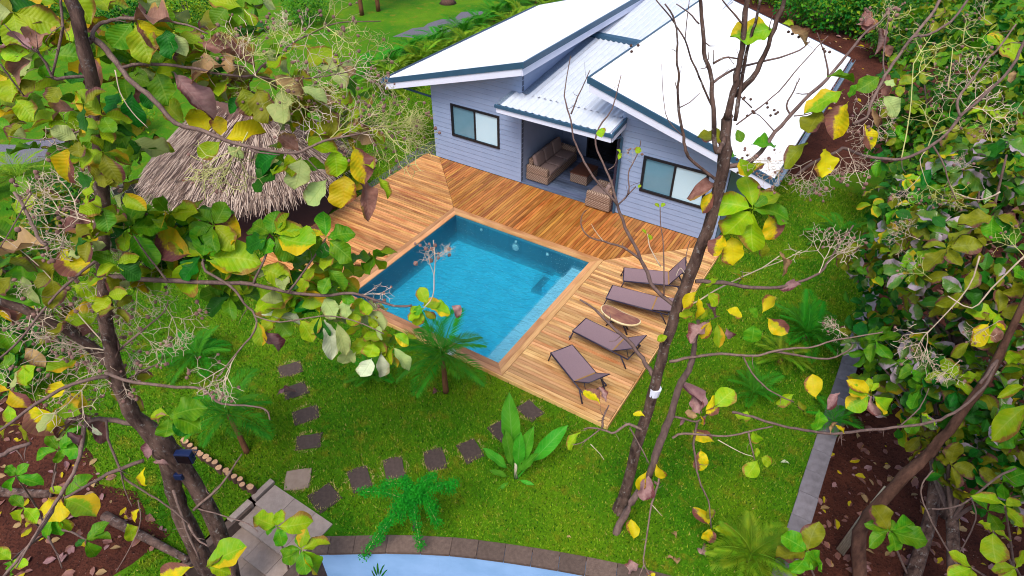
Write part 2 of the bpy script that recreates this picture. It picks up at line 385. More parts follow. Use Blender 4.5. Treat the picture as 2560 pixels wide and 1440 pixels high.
ORG = {}
def link(o, parent=None):
    COL.objects.link(o)
    if parent is not None: o.parent = parent
    return o

def thing(name, label, cat, loc=(0, 0, 0), group=None, rz=0):
    o = bpy.data.objects.new(name, None); o.empty_display_size = .2
    o.location = loc; o.rotation_euler = (0, 0, rz); link(o)
    o['label'] = label; o['category'] = cat
    if group: o['group'] = group
    ORG[o.name] = Vector(loc)
    return o

def tag(o, label, cat, group=None):
    o['label'] = label; o['category'] = cat
    if group: o['group'] = group
    return o

def org(o): return ORG.get(o.name, Vector((0, 0, 0)))

def part(mb, name, mats, parent=None, smooth=False, world=True, uv=None, own=None):
    """own: world point to use as this part's own origin"""
    base = org(parent) if (parent is not None and world) else Vector((0, 0, 0))
    o_at = Vector(own) if own is not None else base
    me = mb.mesh(name, mats, o_at if (world or own is not None) else None, smooth, uv)
    o = bpy.data.objects.new(name, me); link(o, parent)
    o.location = o_at - base
    ORG[o.name] = o_at
    return o

def struct(mb, name, mats, smooth=False):
    o = part(mb, name, mats, None, smooth); o['kind'] = 'structure'; return o

def rbox(x0, x1, y0, y1, z0, z1, bev=.03, seg=2):
    bm = bmesh.new(); bmesh.ops.create_cube(bm, size=1)
    for v in bm.verts:
        v.co = Vector(((x0 + x1) / 2 + v.co.x * (x1 - x0), (y0 + y1) / 2 + v.co.y * (y1 - y0), (z0 + z1) / 2 + v.co.z * (z1 - z0)))
    bmesh.ops.bevel(bm, geom=bm.edges[:], offset=bev, segments=seg, affect='EDGES', profile=.6)
    mb = MB(); bm.verts.index_update()
    mb.add([v.co.copy() for v in bm.verts], [[v.index for v in f.verts] for f in bm.faces]); bm.free(); return mb

def smooth_path(pts, sub=3):
    pts = [Vector(p) for p in pts]
    if len(pts) < 3: return pts
    out = []
    for i in range(len(pts) - 1):
        p0, p1, p2, p3 = pts[max(i - 1, 0)], pts[i], pts[i + 1], pts[min(i + 2, len(pts) - 1)]
        for k in range(sub):
            t = k / sub
            out.append(.5 * ((2 * p1) + (p2 - p0) * t + (2 * p0 - 5 * p1 + 4 * p2 - p3) * t * t + (3 * p1 - p0 - 3 * p2 + p3) * t ** 3))
    out.append(pts[-1]); return out

# ------------------------------------------------------------------ ground, lawn, soil
GZ = -0.12
LOW = -1.1
def kerb_pt(t):
    """outer (lawn side) edge of the curved kerb, t in 0..1"""
    P = [(4.35, -10.38), (4.73, -10.13), (5.5, -9.62), (6.33, -9.12), (7.0, -8.79), (7.7, -8.47), (8.4, -8.18), (9.08, -7.91), (10.0, -7.60), (11.0, -7.30), (11.8, -7.08)]
    x = t * (len(P) - 1); i = min(int(x), len(P) - 2); f = x - i
    return Vector((P[i][0] * (1 - f) + P[i + 1][0] * f, P[i][1] * (1 - f) + P[i + 1][1] * f, 0))

mb = MB(); mb.add([(-160, -160, LOW), (160, -160, LOW), (160, 160, LOW), (-160, 160, LOW)], [(0, 1, 2, 3)])
struct(mb, 'ground', M['soil'])
poly = [(-90, -60), (2.62, -60), (2.62, -10.0), (4.35, -10.0)] + [tuple(kerb_pt(i / 20)[:2]) for i in range(21)] + [(11.8, 10.5), (90, 10.5), (90, 130), (-90, 130)]
# keep the pool open: build the lawn sheet from two pieces split along the pool's centre line
PX0, PX1, PY0, PY1 = 0.0, 4.85, -4.85, 0.0
left = [(-90, -60), (2.62, -60), (2.62, -10.02), (3.0, -10.02), (3.0, PY0), (PX0, PY0), (PX0, PY1), (3.0, PY1), (3.0, 130), (-90, 130)]
right = [(3.0, -10.02), (4.35, -10.02)] + [tuple(kerb_pt(i / 20)[:2]) for i in range(21)] + [(11.8, 10.5), (90, 10.5), (90, 130), (3.0, 130), (3.0, PY1), (PX1, PY1), (PX1, PY0), (3.0, PY0)]
mb = MB()
for pl in (left, right):
    mb.add([(x, y, GZ) for x, y in pl], [tuple(range(len(pl)))])
struct(mb, 'lawn', M['lawn'])
# soil beds lying on the lawn sheet
def sheet(name, pts, z, m, jag=.22):
    out = []
    for i in range(len(pts)):
        a, c = Vector((*pts[i], 0)), Vector((*pts[(i + 1) % len(pts)], 0)); k = max(1, int((c - a).length / .5)); nr = (c - a).cross(Vector((0, 0, 1))).normalized()
        for j in range(k):
            q = a.lerp(c, j / k); q += nr * mnoise.noise(q * .9) * jag * 1.6 + nr * mnoise.noise(q * 3.1) * jag * .7; out.append((q.x, q.y))
    pts = out
    b = MB(); b.add([(x, y, z) for x, y in pts], [tuple(range(len(pts)))]); return struct(b, name, m)
soil_poly = [(-26, -10.6), (-9, -10.9), (-4.6, -11.35), (-2.2, -11.55), (-1.0, -11.6), (-.2, -11.9), (.6, -11.72), (1.9, -11.83), (2.0, -12.6), (1.2, -14), (.2, -20), (-26, -20)]
sheet('soil_bed', soil_poly, GZ + .004, M['soil'])
sheet('soil_path', [(-4.2, 30.0), (3.4, 30), (8.6, 29), (12.6, 26), (13.2, 20.0), (12.4, 15.0), (11.3, 11.5), (9.2, 8.4), (8.0, 8.6), (8.0, 12.6), (-4.2, 12.6)], GZ + .004, M['soil'])
sheet('gravel_path', [(-13.5, 12.6), (-12.2, 13.2), (-11.6, 15.5), (-11.6, 18), (-12.3, 19.2), (-13.0, 16.5)], GZ + .004, M['gravel'], .5)
sheet('gravel_patch', [(-18.5, -7.5), (-16.2, -7.0), (-14.8, -3.6), (-15.2, -2.2), (-16.6, -3.4), (-18.2, -5.6)], GZ + .004, M['gravel'], .5)
sheet('gravel_strip', [(-3.75, -.5), (-3.42, -.5), (-3.42, 2.7), (-3.05, 2.7), (-3.05, 12.8), (-4.0, 12.8), (-4.0, 2.0)], GZ + .004, M['gravel'], .06)

# ------------------------------------------------------------------ swimming pool
pool = thing('swimming_pool', 'square turquoise swimming pool with a pale bench along one side, sunk in the wooden deck', 'swimming pool', (PX0, PY0, 0))
ZF, ZW = -1.04, -0.13
def wallbox(x0, x1, y0, y1, z0=ZF, z1=-.034):
    b = MB(); b.box(x0, x1, y0, y1, z0, z1); return b
part(wallbox(PX0 - .2, PX0, PY0 - .2, PY1 + .2), 'wall', M['pool_wall'], pool)
part(wallbox(PX1, PX1 + .2, PY0 - .2, PY1 + .2), 'wall', M['pool_wall'], pool)
part(wallbox(PX0, PX1, PY1, PY1 + .2), 'wall', M['pool_wall'], pool)
part(wallbox(PX0, PX1, PY0 - .2, PY0), 'wall', M['pool_wall'], pool)
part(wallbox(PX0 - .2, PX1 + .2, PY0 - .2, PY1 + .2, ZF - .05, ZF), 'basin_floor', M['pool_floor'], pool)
part(wallbox(4.27, PX1, PY0, -.62, ZF, -.40), 'bench', M['pool_bench'], pool)
part(wallbox(4.27, PX1, -.62, PY1, ZF, -.46), 'underwater_step', M['pool_bench'], pool)
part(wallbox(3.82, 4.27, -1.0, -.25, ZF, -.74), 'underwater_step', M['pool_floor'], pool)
part(wallbox(3.45, 3.82, -1.0, -.25, ZF, -.96), 'underwater_step', M['pool_wall'], pool)
for x, z, r, nm in ((1.0, -.27, .045, 'inlet'), (3.42, -.30, .045, 'inlet'), (2.28, -.47, .115, 'pool_light'), (2.30, -.24, .04, 'inlet')):
    b = MB(); b.tube([(x, -.001, z), (x, -.02, z), (x, -.035, z)], [r, r * .95, r * .6], 14)
    part(b, nm, M['lamp_white'], pool)
b = MB(); b.add([(PX0, PY0, ZW), (PX1, PY0, ZW), (PX1, PY1, ZW), (PX0, PY1, ZW)], [(0, 1, 2, 3)])
struct(b, 'pool_water', M['water'])

# ------------------------------------------------------------------ wooden deck
deck = thing('wooden_deck', 'teak board deck wrapping around the pool and along the house front', 'deck', (2.2, 2.8, 0))
def plank(poly, z0, z1, ang, m, name='board', parent=deck):
    cx = sum(p[0] for p in poly) / len(poly); cy = sum(p[1] for p in poly) / len(poly)
    ca, sa = math.cos(-ang), math.sin(-ang)
    loc = [((x - cx) * ca - (y - cy) * sa, (x - cx) * sa + (y - cy) * ca) for x, y in poly]
    b = MB(); b.prism([(x, y, z0) for x, y in loc], (0, 0, z1 - z0))
    o = bpy.data.objects.new(name, b.mesh(name, m)); link(o, parent)
    o.location = Vector((cx, cy, 0)) - org(parent); o.rotation_euler = (0, 0, ang)
    return o
PIT, GAP = .0995, .0125
DL, DR, DB, DF = -3.4, 7.86, 2.80, -5.13
CW = .28
def jit(): return random.uniform(-.0025, .0025)
y = DF
while y < DB - .02:                                                       # left and right strips: boards along X
    y0, y1 = y + GAP / 2, min(y + PIT - GAP / 2, DB)
    e0 = lambda yy: min(-CW - .006, -yy - .006) if yy > CW else -CW - .006
    z = jit()
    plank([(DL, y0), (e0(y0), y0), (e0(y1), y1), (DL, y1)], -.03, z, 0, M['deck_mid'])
    s0 = lambda yy: max(PX1 + CW + .006, PX1 + yy + .006)
    z = jit(); dr = DR + random.uniform(-.006, .006)
    plank([(s0(y0), y0), (dr, y0), (dr, y1), (s0(y1), y1)], -.03, z, 0, M['deck_pale'])
    y += PIT
x = -2.79
while x < 7.6:                                                            # back strip: boards along Y
    x0, x1 = x + GAP / 2, x + PIT - GAP / 2
    def b0(xx):
        if xx < -CW: return -xx + .006
        if xx > PX1 + CW: return xx - PX1 + .006
        return CW + .006
    z = jit(); hi = 2.795
    if x1 < 7.6 and b0(x0) < hi and b0(x1) < hi:
        # boards stop and restart at staggered butt joints
        k = random.choice([0, 0, 1])
        mid = random.uniform(1.2, 2.2)
        if k and max(b0(x0), b0(x1)) < mid - .3:
            plank([(x0, b0(x0)), (x1, b0(x1)), (x1, mid - .002), (x0, mid - .002)], -.03, z, math.pi / 2, M['deck_dark'])
            plank([(x0, mid + .002), (x1, mid + .002), (x1, hi), (x0, hi)], -.03, jit(), math.pi / 2, M['deck_dark'])
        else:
            plank([(x0, b0(x0)), (x1, b0(x1)), (x1, hi), (x0, hi)], -.03, z, math.pi / 2, M['deck_dark'])
    x += PIT
for k in range(2):                                                        # coping: two boards around the pool
    a, bb = k * .14 + .003, (k + 1) * .14 - .003
    if k == 0: a = -.02
    L, R_, B_, F_ = PX0, PX1, PY1, PY0
    plank([(L - bb, F_ - bb), (L - a, F_ - a), (L - a, B_ + a), (L - bb, B_ + bb)], -.032, .004, math.pi / 2, M['coping'], 'coping_board')
    plank([(R_ + a, F_ - a), (R_ + bb, F_ - bb), (R_ + bb, -2.9), (R_ + a, -2.9)], -.032, .004, math.pi / 2, M['coping'], 'coping_board')
    plank([(R_ + a, -2.896), (R_ + bb, -2.896), (R_ + bb, B_ + bb), (R_ + a, B_ + a)], -.032, .004, math.pi / 2, M['coping'], 'coping_board')
    plank([(L - bb, B_ + bb), (L - a, B_ + a), (R_ + a, B_ + a), (R_ + bb, B_ + bb)], -.032, .004, 0, M['coping'], 'coping_board')
    plank([(L - bb, F_ - bb), (R_ + bb, F_ - bb), (R_ + a, F_ - a), (L - a, F_ - a)], -.032, .004, 0, M['coping'], 'coping_board')
plank([(DL, DF - .03), (DR, DF - .03), (DR, DF - .004), (DL, DF - .004)], -.125, -.004, 0, M['deck_pale'], 'edge_board')
plank([(DR + .008, DF - .03), (DR + .034, DF - .03), (DR + .034, 2.8), (DR + .008, 2.8)], -.125, -.004, math.pi / 2, M['deck_pale'], 'edge_board')
b = MB()
b.box(DL, PX0 - .2, DF, DB, -.115, -.036); b.box(PX1 + .2, DR, DF, DB, -.115, -.036); b.box(PX0 - .2, PX1 + .2, PY1 + .2, DB, -.115, -.036)
part(b, 'shade_underlay', M['void_shade'], deck)  # solid dark underlay, colours the board gaps as if in shade
b = MB(); b.tube([(5.86, -3.1, -.01), (5.86, -3.1, .012)], [.045, .04], 12)
tag(part(b, 'deck_fitting', M['stone_cap']), 'small round grey fitting set in the deck near the loungers', 'deck fitting')

# ------------------------------------------------------------------ house
HY = 2.81
house = thing('house', 'single storey blue-grey house with white metal roofs and a covered porch', 'house', (2.2, HY, 0))
TH = .14
XL, X1, X2, XR = -2.96, .73, 4.20, 7.56
def topL(x): return 2.40 + .16 + (x + 4.5) * .29 - .03       # underside line of the wing roofs at the wall
def topR(x): return 4.12 + .12 - (x - 3.3) * .283
def clip(poly, f):
    out = []
    for i in range(len(poly)):
        a, c = poly[i], poly[(i + 1) % len(poly)]; fa, fc = f(a), f(c)
        if fa >= 0: out.append(a)
        if (fa >= 0) != (fc >= 0):
            t = fa / (fa - fc); out.append((a[0] + (c[0] - a[0]) * t, a[1] + (c[1] - a[1]) * t))
    return out
def siding(wall, rects, top, to3, nrm, pitch=.178, hole=None, zmax=5, z0=0):
    """lap boards on a wall: rects (a0, a1) along the wall; to3(a, z) gives the 3D point; nrm points outwards"""
    z = z0
    nrm = Vector(nrm)
    while z < zmax:
        za, zb = z + .010, z + pitch
        for a0, a1 in rects:
            pieces = [(a0, a1, za, zb)]
            if hole:
                h0, h1, hb, ht = hole
                if zb > hb and za < ht:
                    pieces = [(a0, h0, za, zb), (h1, a1, za, zb)]
                    if za < hb: pieces.append((h0, h1, za, hb))
                    if zb > ht: pieces.append((h0, h1, ht, zb))
            for p0, p1, q0, q1 in pieces:
                pl = clip([(p0, q0), (p1, q0), (p1, q1), (p0, q1)], lambda p: top(p[0]) - p[1])
                if len(pl) < 3 or max(p[1] for p in pl) - min(p[1] for p in pl) < .01: continue
                bk = [to3(a, zz) for a, zz in pl]
                ft = [Vector(v) + nrm * (.022 - .014 * (zz - za) / pitch) for v, (a, zz) in zip(bk, pl)]
                n = len(bk); b = MB()
                b.add([Vector(v) for v in bk] + ft, [tuple(range(n, 2 * n))] + [(i, n + i, n + (i + 1) % n, (i + 1) % n) for i in range(n)])
                part(b, 'siding_board', M['siding'], wall)
        z += pitch
WB, WT = 1.04, 2.228
WIN = [(-2.126, -.126), (5.012, 7.012)]
def front_wall(x0, x1, top, hx):
    b = MB(); y0, y1 = HY + .02, HY + TH
    h0, h1 = hx
    b.prism([(x0, y0, 0), (h0, y0, 0), (h0, y0, top(h0)), (x0, y0, top(x0))], (0, y1 - y0, 0))
    b.prism([(h1, y0, 0), (x1, y0, 0), (x1, y0, top(x1)), (h1, y0, top(h1))], (0, y1 - y0, 0))
    b.box(h0, h1, y0, y1, 0, WB)
    b.prism([(h0, y0, WT), (h1, y0, WT), (h1, y0, top(h1)), (h0, y0, top(h0))], (0, y1 - y0, 0))
    w = part(b, 'wall', M['gap_shade'], house)
    siding(w, [(x0, x1)], top, lambda a, z: (a, HY + .02, z), (0, -1, 0), hole=(h0, h1, WB, WT))
    return w
front_wall(XL, X1, topL, WIN[0]); front_wall(X2, XR, topR, WIN[1])
# inner side walls of the two wings (seen above and inside the porch)
b = MB(); b.box(X1 - TH, X1 - .02, HY + TH, 12.5, 0, topL(X1) - .02)
w = part(b, 'wall', M['siding'], house)
siding(w, [(HY, 12.5)], lambda a: topL(X1) - .02, lambda a, z: (X1 - .02, a, z), (1, 0, 0))
b = MB(); b.box(X2 + .02, X2 + TH, HY + TH, 12.5, 0, topR(X2) - .02); part(b, 'wall', M['siding'], house)
b = MB(); b.prism([(XL, HY + TH, 0), (XL, 12.36, 0), (XL, 12.36, topL(XL)), (XL, HY + TH, topL(XL))], (TH, 0, 0)); w = part(b, 'wall', M['siding'], house)
b = MB(); b.prism([(XR, HY + TH, 0), (XR, 12.36, 0), (XR, 12.36, topR(XR)), (XR, HY + TH, topR(XR))], (-TH, 0, 0)); part(b, 'wall', M['siding'], house)
b = MB(); b.prism([(XL, 12.37, 0), (X1, 12.37, 0), (X1, 12.37, topL(X1) - .02), (XL, 12.37, topL(XL) - .02)], (0, .13, 0)); part(b, 'wall', M['siding'], house)
b = MB(); b.prism([(X2, 12.37, 0), (XR, 12.37, 0), (XR, 12.37, topR(XR) - .02), (X2, 12.37, topR(X2) - .02)], (0, .13, 0)); part(b, 'wall', M['siding'], house)
# porch back wall with dark sliding door, floor boards, ceiling
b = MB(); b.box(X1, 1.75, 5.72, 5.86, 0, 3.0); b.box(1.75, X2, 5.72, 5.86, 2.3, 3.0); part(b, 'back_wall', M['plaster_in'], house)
dr = MB(); dr.box(1.75, 1.81, 5.70, 5.80, 0, 2.3); dr.box(4.14, X2, 5.70, 5.80, 0, 2.3); dr.box(1.81, 4.14, 5.70, 5.80, 2.24, 2.3); dr.box(2.94, 3.0, 5.70, 5.80, .04, 2.24); dr.box(1.81, 4.14, 5.70, 5.80, 0, .04)
dr = part(dr, 'sliding_door', M['black_frame'], house)
for x0, x1 in ((1.81, 2.94), (3.0, 4.14)):
    b = MB(); b.box(x0, x1, 5.74, 5.76, .04, 2.24); part(b, 'pane', M['dark_glass'], dr)
b = MB(); b.box(X1 - .02, X2 + .02, HY, 5.72, -.1, -.034); fl = part(b, 'porch_floor', M['void_shade'], house)
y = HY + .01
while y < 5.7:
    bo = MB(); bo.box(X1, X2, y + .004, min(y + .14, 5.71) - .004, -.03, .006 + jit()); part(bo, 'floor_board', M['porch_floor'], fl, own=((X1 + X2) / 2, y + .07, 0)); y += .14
b = MB(); b.add([(X1, 1.95, 2.83), (X2, 1.95, 2.83), (X2, 5.72, 2.86), (X1, 5.72, 2.86)], [(0, 1, 2, 3)])
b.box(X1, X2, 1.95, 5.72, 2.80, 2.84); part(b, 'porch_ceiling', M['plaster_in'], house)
# windows
for h0, h1 in WIN:
    f = MB(); y0, y1 = HY - .035, HY + .07; t = .075
    f.box(h0, h1, y0, y1, WT - t, WT); f.box(h0, h1, y0, y1, WB, WB + t); f.box(h0, h0 + t, y0, y1, WB + t, WT - t); f.box(h1 - t, h1, y0, y1, WB + t, WT - t)
    wd = part(f, 'window', M['black_frame'], house)
    mx = (h0 + h1) / 2
    s = MB(); s.box(mx - .04, mx + .025, y0 + .02, y1 - .02, WB + t, WT - t); part(s, 'sash_rail', M['black_frame'], wd)
    p = MB(); p.box(h0 + t, mx - .04, HY + .030, HY + .045, WB + t, WT - t); part(p, 'pane', M['pane_teal'], wd)['label'] = 'teal tinted pane'
    p = MB(); p.box(mx + .025, h1 - t, HY + .012, HY + .027, WB + t, WT - t); part(p, 'pane', M['pane_pale'], wd)['label'] = 'pale pane with a blind behind it'
# roofs
def corr(p0, along, across, n_wave, amp, name, parent, up, seg=6, mt='roof_metal'):
    """corrugated sheet: p0 corner, along = rib direction vector (full length), across = width vector, waves across it"""
    p0, along, across, up = Vector(p0), Vector(along), Vector(across), Vector(up)
    vs = []; fs = []; n = n_wave * seg
    for i in range(n + 1):
        q = p0 + across * (i / n) + up * (amp * math.cos(2 * math.pi * i / seg))
        vs += [q, q + along, q - up * .004 - up * amp * 0, q + along - up * .004]
    for i in range(n):
        a = i * 4; fs.append((a, a + 1, a + 5, a + 4)); fs.append((a + 2, a + 6, a + 7, a + 3))
    fs.append((0, 2, 3, 1)); fs.append((n * 4, n * 4 + 1, n * 4 + 3, n * 4 + 2))
    b = MB(); b.add(vs, fs); return part(b, name, M[mt], parent, smooth=False)
RY0, RY1 = 2.2, 12.75
def wing_roof(xa, za, xb, zb):
    """xa, za: high inner edge; xb, zb: low outer eave"""
    core = MB(); core.prism([(xa, RY0 + .03, za - .10), (xb, RY0 + .03, zb - .10), (xb, RY0 + .03, zb - .03), (xa, RY0 + .03, za - .03)], (0, RY1 - RY0 - .06, 0))
    rf = part(core, 'roof', M['white_paint'], house)
    al = Vector((xb - xa, 0, zb - za)); up = Vector((al.z, 0, -al.x)).normalized()
    if up.z < 0: up = -up
    ns = 13; wv = (RY1 - RY0) / ns
    for i in range(ns):
        corr((xa, RY0 + i * wv, za), al, (0, wv, 0), 10, .012, 'roof_sheet', rf, up)
    sx = 1 if xb > xa else -1
    d = MB()                                                                  # dark metal trim and white board, front
    d.prism([(xa + sx * .0, RY0 - .03, za + .035), (xb + sx * .05, RY0 - .03, zb + .02), (xb + sx * .05, RY0 - .03, zb - .15), (xa, RY0 - .03, za - .15)], (0, .05, 0)); part(d, 'roof_trim', M['trim_dark'], house)
    d = MB(); d.prism([(xa + sx * .03, RY0 - .005, za - .15), (xb, RY0 - .005, zb - .15), (xb, RY0 - .005, zb - .36), (xa + sx * .03, RY0 - .005, za - .38)], (0, .03, 0)); part(d, 'fascia_board', M['white_paint'], house)
    d = MB(); d.box(min(xa, xa - sx * .05), max(xa, xa - sx * .05), RY0 - .03, RY1, za - .15, za + .035); part(d, 'roof_trim', M['trim_dark'], house)
    d = MB(); d.box(min(xa + sx * .005, xa + sx * .035), max(xa + sx * .005, xa + sx * .035), RY0 + .025, RY1, za - .40, za - .15); part(d, 'fascia_board', M['white_paint'], house)
    d = MB(); d.prism([(xa, RY1, za + .02), (xb, RY1, zb + .02), (xb, RY1, zb - .3), (xa, RY1, za - .3)], (0, .04, 0)); part(d, 'roof_trim', M['trim_dark'], house)
    g = MB(); gx = xb + sx * .06                                              # gutter along the low eave
    pr = [(0, -.02), (0, -.13), (.03, -.15), (.10, -.15), (.125, -.12), (.125, -.02), (.115, -.02), (.112, -.115), (.095, -.138), (.035, -.138), (.012, -.12), (.012, -.02)]
    g.prism([(gx + sx * a, RY0 - .03, zb + c) for a, c in pr], (0, RY1 - RY0 + .03, 0)); part(g, 'gutter', M['flash'], house)
    so = MB(); so.prism([(xa + sx * .04, RY0 + .04, za - .37), (xb, RY0 + .04, zb - .34), (xb, RY0 + .04, zb - .33), (xa + sx * .04, RY0 + .04, za - .36)], (0, HY - RY0, 0)); part(so, 'soffit', M['white_paint'], house)
    return rf
wing_roof(1.13, 4.40, -4.50, 2.76); wing_roof(3.32, 4.40, 8.78, 2.84)
# porch roof: a corrugated shed between the wings
cr = MB(); cr.prism([(X1 + .02, 2.83, 3.10), (X1 + .02, 7.4, 3.60), (X1 + .02, 7.4, 3.66), (X1 + .02, 2.83, 3.16)], (X2 - X1 - .04, 0, 0)); cr = part(cr, 'roof', M['white_paint'], house)
upc = Vector((0, -.11, 1)).normalized()
for i in range(4):
    wv = (X2 - X1 - .30) / 4
    corr((X1 + .26 + i * wv, HY, 3.195), (0, 4.55, .505), (wv, 0, 0), 4, .022, 'roof_sheet', cr, upc, 6, 'roof_mid')
for i in range(4):
    wv = (4.24 - .52) / 4
    corr((.52 + i * wv, 1.9, 3.09), (0, HY - 1.9 - .004, .101), (wv, 0, 0), 4, .022, 'roof_sheet', cr, upc, 6, 'roof_mid')
b = MB(); b.prism([(.45, 1.92, 3.055), (.45, 2.79, 3.15), (.45, 2.79, 3.11), (.45, 1.92, 3.01)], (3.84, 0, 0)); part(b, 'soffit', M['white_paint'], house)
fl2 = MB(); fl2.prism([(X1 + .005, HY, 3.20), (X1 + .27, HY, 3.215), (X1 + .27, 7.3, 3.72), (X1 + .005, 7.3, 3.74)], (0, 0, -.01)); part(fl2, 'valley_flashing', M['flash'], house)
fl2 = MB(); fl2.prism([(.36, 1.9, 3.10), (.54, 1.9, 3.112), (.54, 2.795, 3.212), (.36, 2.795, 3.20)], (0, 0, -.01)); part(fl2, 'valley_flashing', M['flash'], house)
b = MB(); b.box(.34, 4.36, 1.83, 1.90, 2.99, 3.085); part(b, 'gutter', M['trim_dark'], house)
b = MB(); b.box(.40, 4.30, 1.865, 1.895, 2.83, 2.99); part(b, 'fascia_board', M['white_paint'], house)
b = MB(); b.prism([(4.30, 1.90, 2.995), (4.30, 2.80, 3.10), (4.30, 2.80, 3.25), (4.30, 1.90, 3.13)], (.05, 0, 0)); part(b, 'roof_trim', M['trim_dark'], house)
b = MB(); b.prism([(4.31, 1.90, 2.84), (4.31, 2.80, 2.94), (4.31, 2.80, 3.10), (4.31, 1.90, 2.995)], (.03, 0, 0)); part(b, 'fascia_board', M['white_paint'], house)
b = MB(); b.prism([(.36, 1.90, 2.84), (.36, 2.80, 2.94), (.36, 2.80, 3.20), (.36, 1.90, 3.09)], (.03, 0, 0)); part(b, 'fascia_board', M['white_paint'], house)
b = MB(); b.box(X1 + .01, 3.6, 7.36, 7.62, 3.70, 3.84); part(b, 'ridge_trim', M['trim_dark'], house)
u2 = MB(); u2.prism([(X1 + .02, 7.62, 3.72), (X1 + .02, 12.6, 4.22), (X1 + .02, 12.6, 4.26), (X1 + .02, 7.62, 3.76)], (X2 - X1 - .04, 0, 0)); u2 = part(u2, 'roof', M['white_paint'], house)
for i in range(4):
    wv = (X2 - X1 - .10) / 4
    corr((X1 + .05 + i * wv, 7.62, 3.78), (0, 4.98, .50), (wv, 0, 0), 4, .022, 'roof_sheet', u2, upc, 6, 'roof_mid')
# corner post with square downpipe
b = MB(); b.box(X2 - .075, X2 - .003, HY - .03, HY + TH, 0, 2.98); part(b, 'corner_post', M['lounger_metal'], house)
b = MB(); b.tube([(4.20, 2.0, 2.99), (4.22, 2.1, 2.82), (4.26, 2.62, 2.70), (4.28, 2.73, 2.62), (4.28, 2.735, 2.0), (4.28, 2.735, .02)], .042, 8); part(b, 'downpipe', M['trim_dark'], house)
b = MB(); b.tube([(-4.45, 2.5, 2.60), (-4.2, 2.6, 2.45), (-3.1, 2.95, 2.20), (-3.02, 3.0, 2.05), (-3.02, 3.0, .0)], .04, 8); part(b, 'downpipe', M['trim_dark'], house)

# ------------------------------------------------------------------ porch furniture
def sofa(loc, rz, length, nseat, label, name='wicker_sofa', group=None):
    """local: back along -X side, sitting towards +X, length along Y"""
    t = thing(name, label, 'sofa' if nseat > 1 else 'armchair', loc, group, rz)
    D_ = .86
    def P_(mb, nm, m, sm=False): return part(mb, nm, m, t, sm, world=False)
    P_(rbox(0, D_, 0, length, .04, .30, .03), 'base', M['wicker'])
    P_(rbox(0, .16, .16, length - .16, .30, .74, .04), 'backrest', M['wicker'])
    for a, c in ((0, .16), (length - .16, length)): P_(rbox(0, D_ - .02, a, c, .30, .58, .05), 'armrest', M['wicker'])
    w = (length - .36) / nseat
    for i in range(nseat):
        a = .18 + i * w
        P_(rbox(.17, D_, a + .008, a + w - .008, .305, .44, .045, 3), 'seat_cushion', M['cushion'], True)
        c = rbox(-.075, .075, a + .012, a + w - .012, 0, .46, .06, 3)
        q = Quaternion((0, 1, 0), -.28)
        c.v = [tuple(q @ Vector(v) + Vector((.29, 0, .44))) for v in c.v]
        P_(c, 'back_cushion', M['cushion'], True)
    return t
sofa((.78, 3.06, .008), 0, 2.15, 3, 'three seat wicker sofa with taupe cushions against the left porch wall')
sofa((4.16, 3.55, .008), math.pi, .95, 1, 'wicker armchair with taupe cushions behind the porch corner post', 'wicker_armchair')
ct = thing('wicker_coffee_table', 'low wicker coffee table with brown wooden top between sofa and armchair', 'coffee table', (2.14, 3.74, .008))
part(rbox(0, .64, 0, .84, .03, .36, .02), 'base', M['wicker'], ct, world=False)
part(rbox(-.015, .655, -.015, .855, .362, .40, .012), 'table_top', M['table_wood'], ct, world=False)

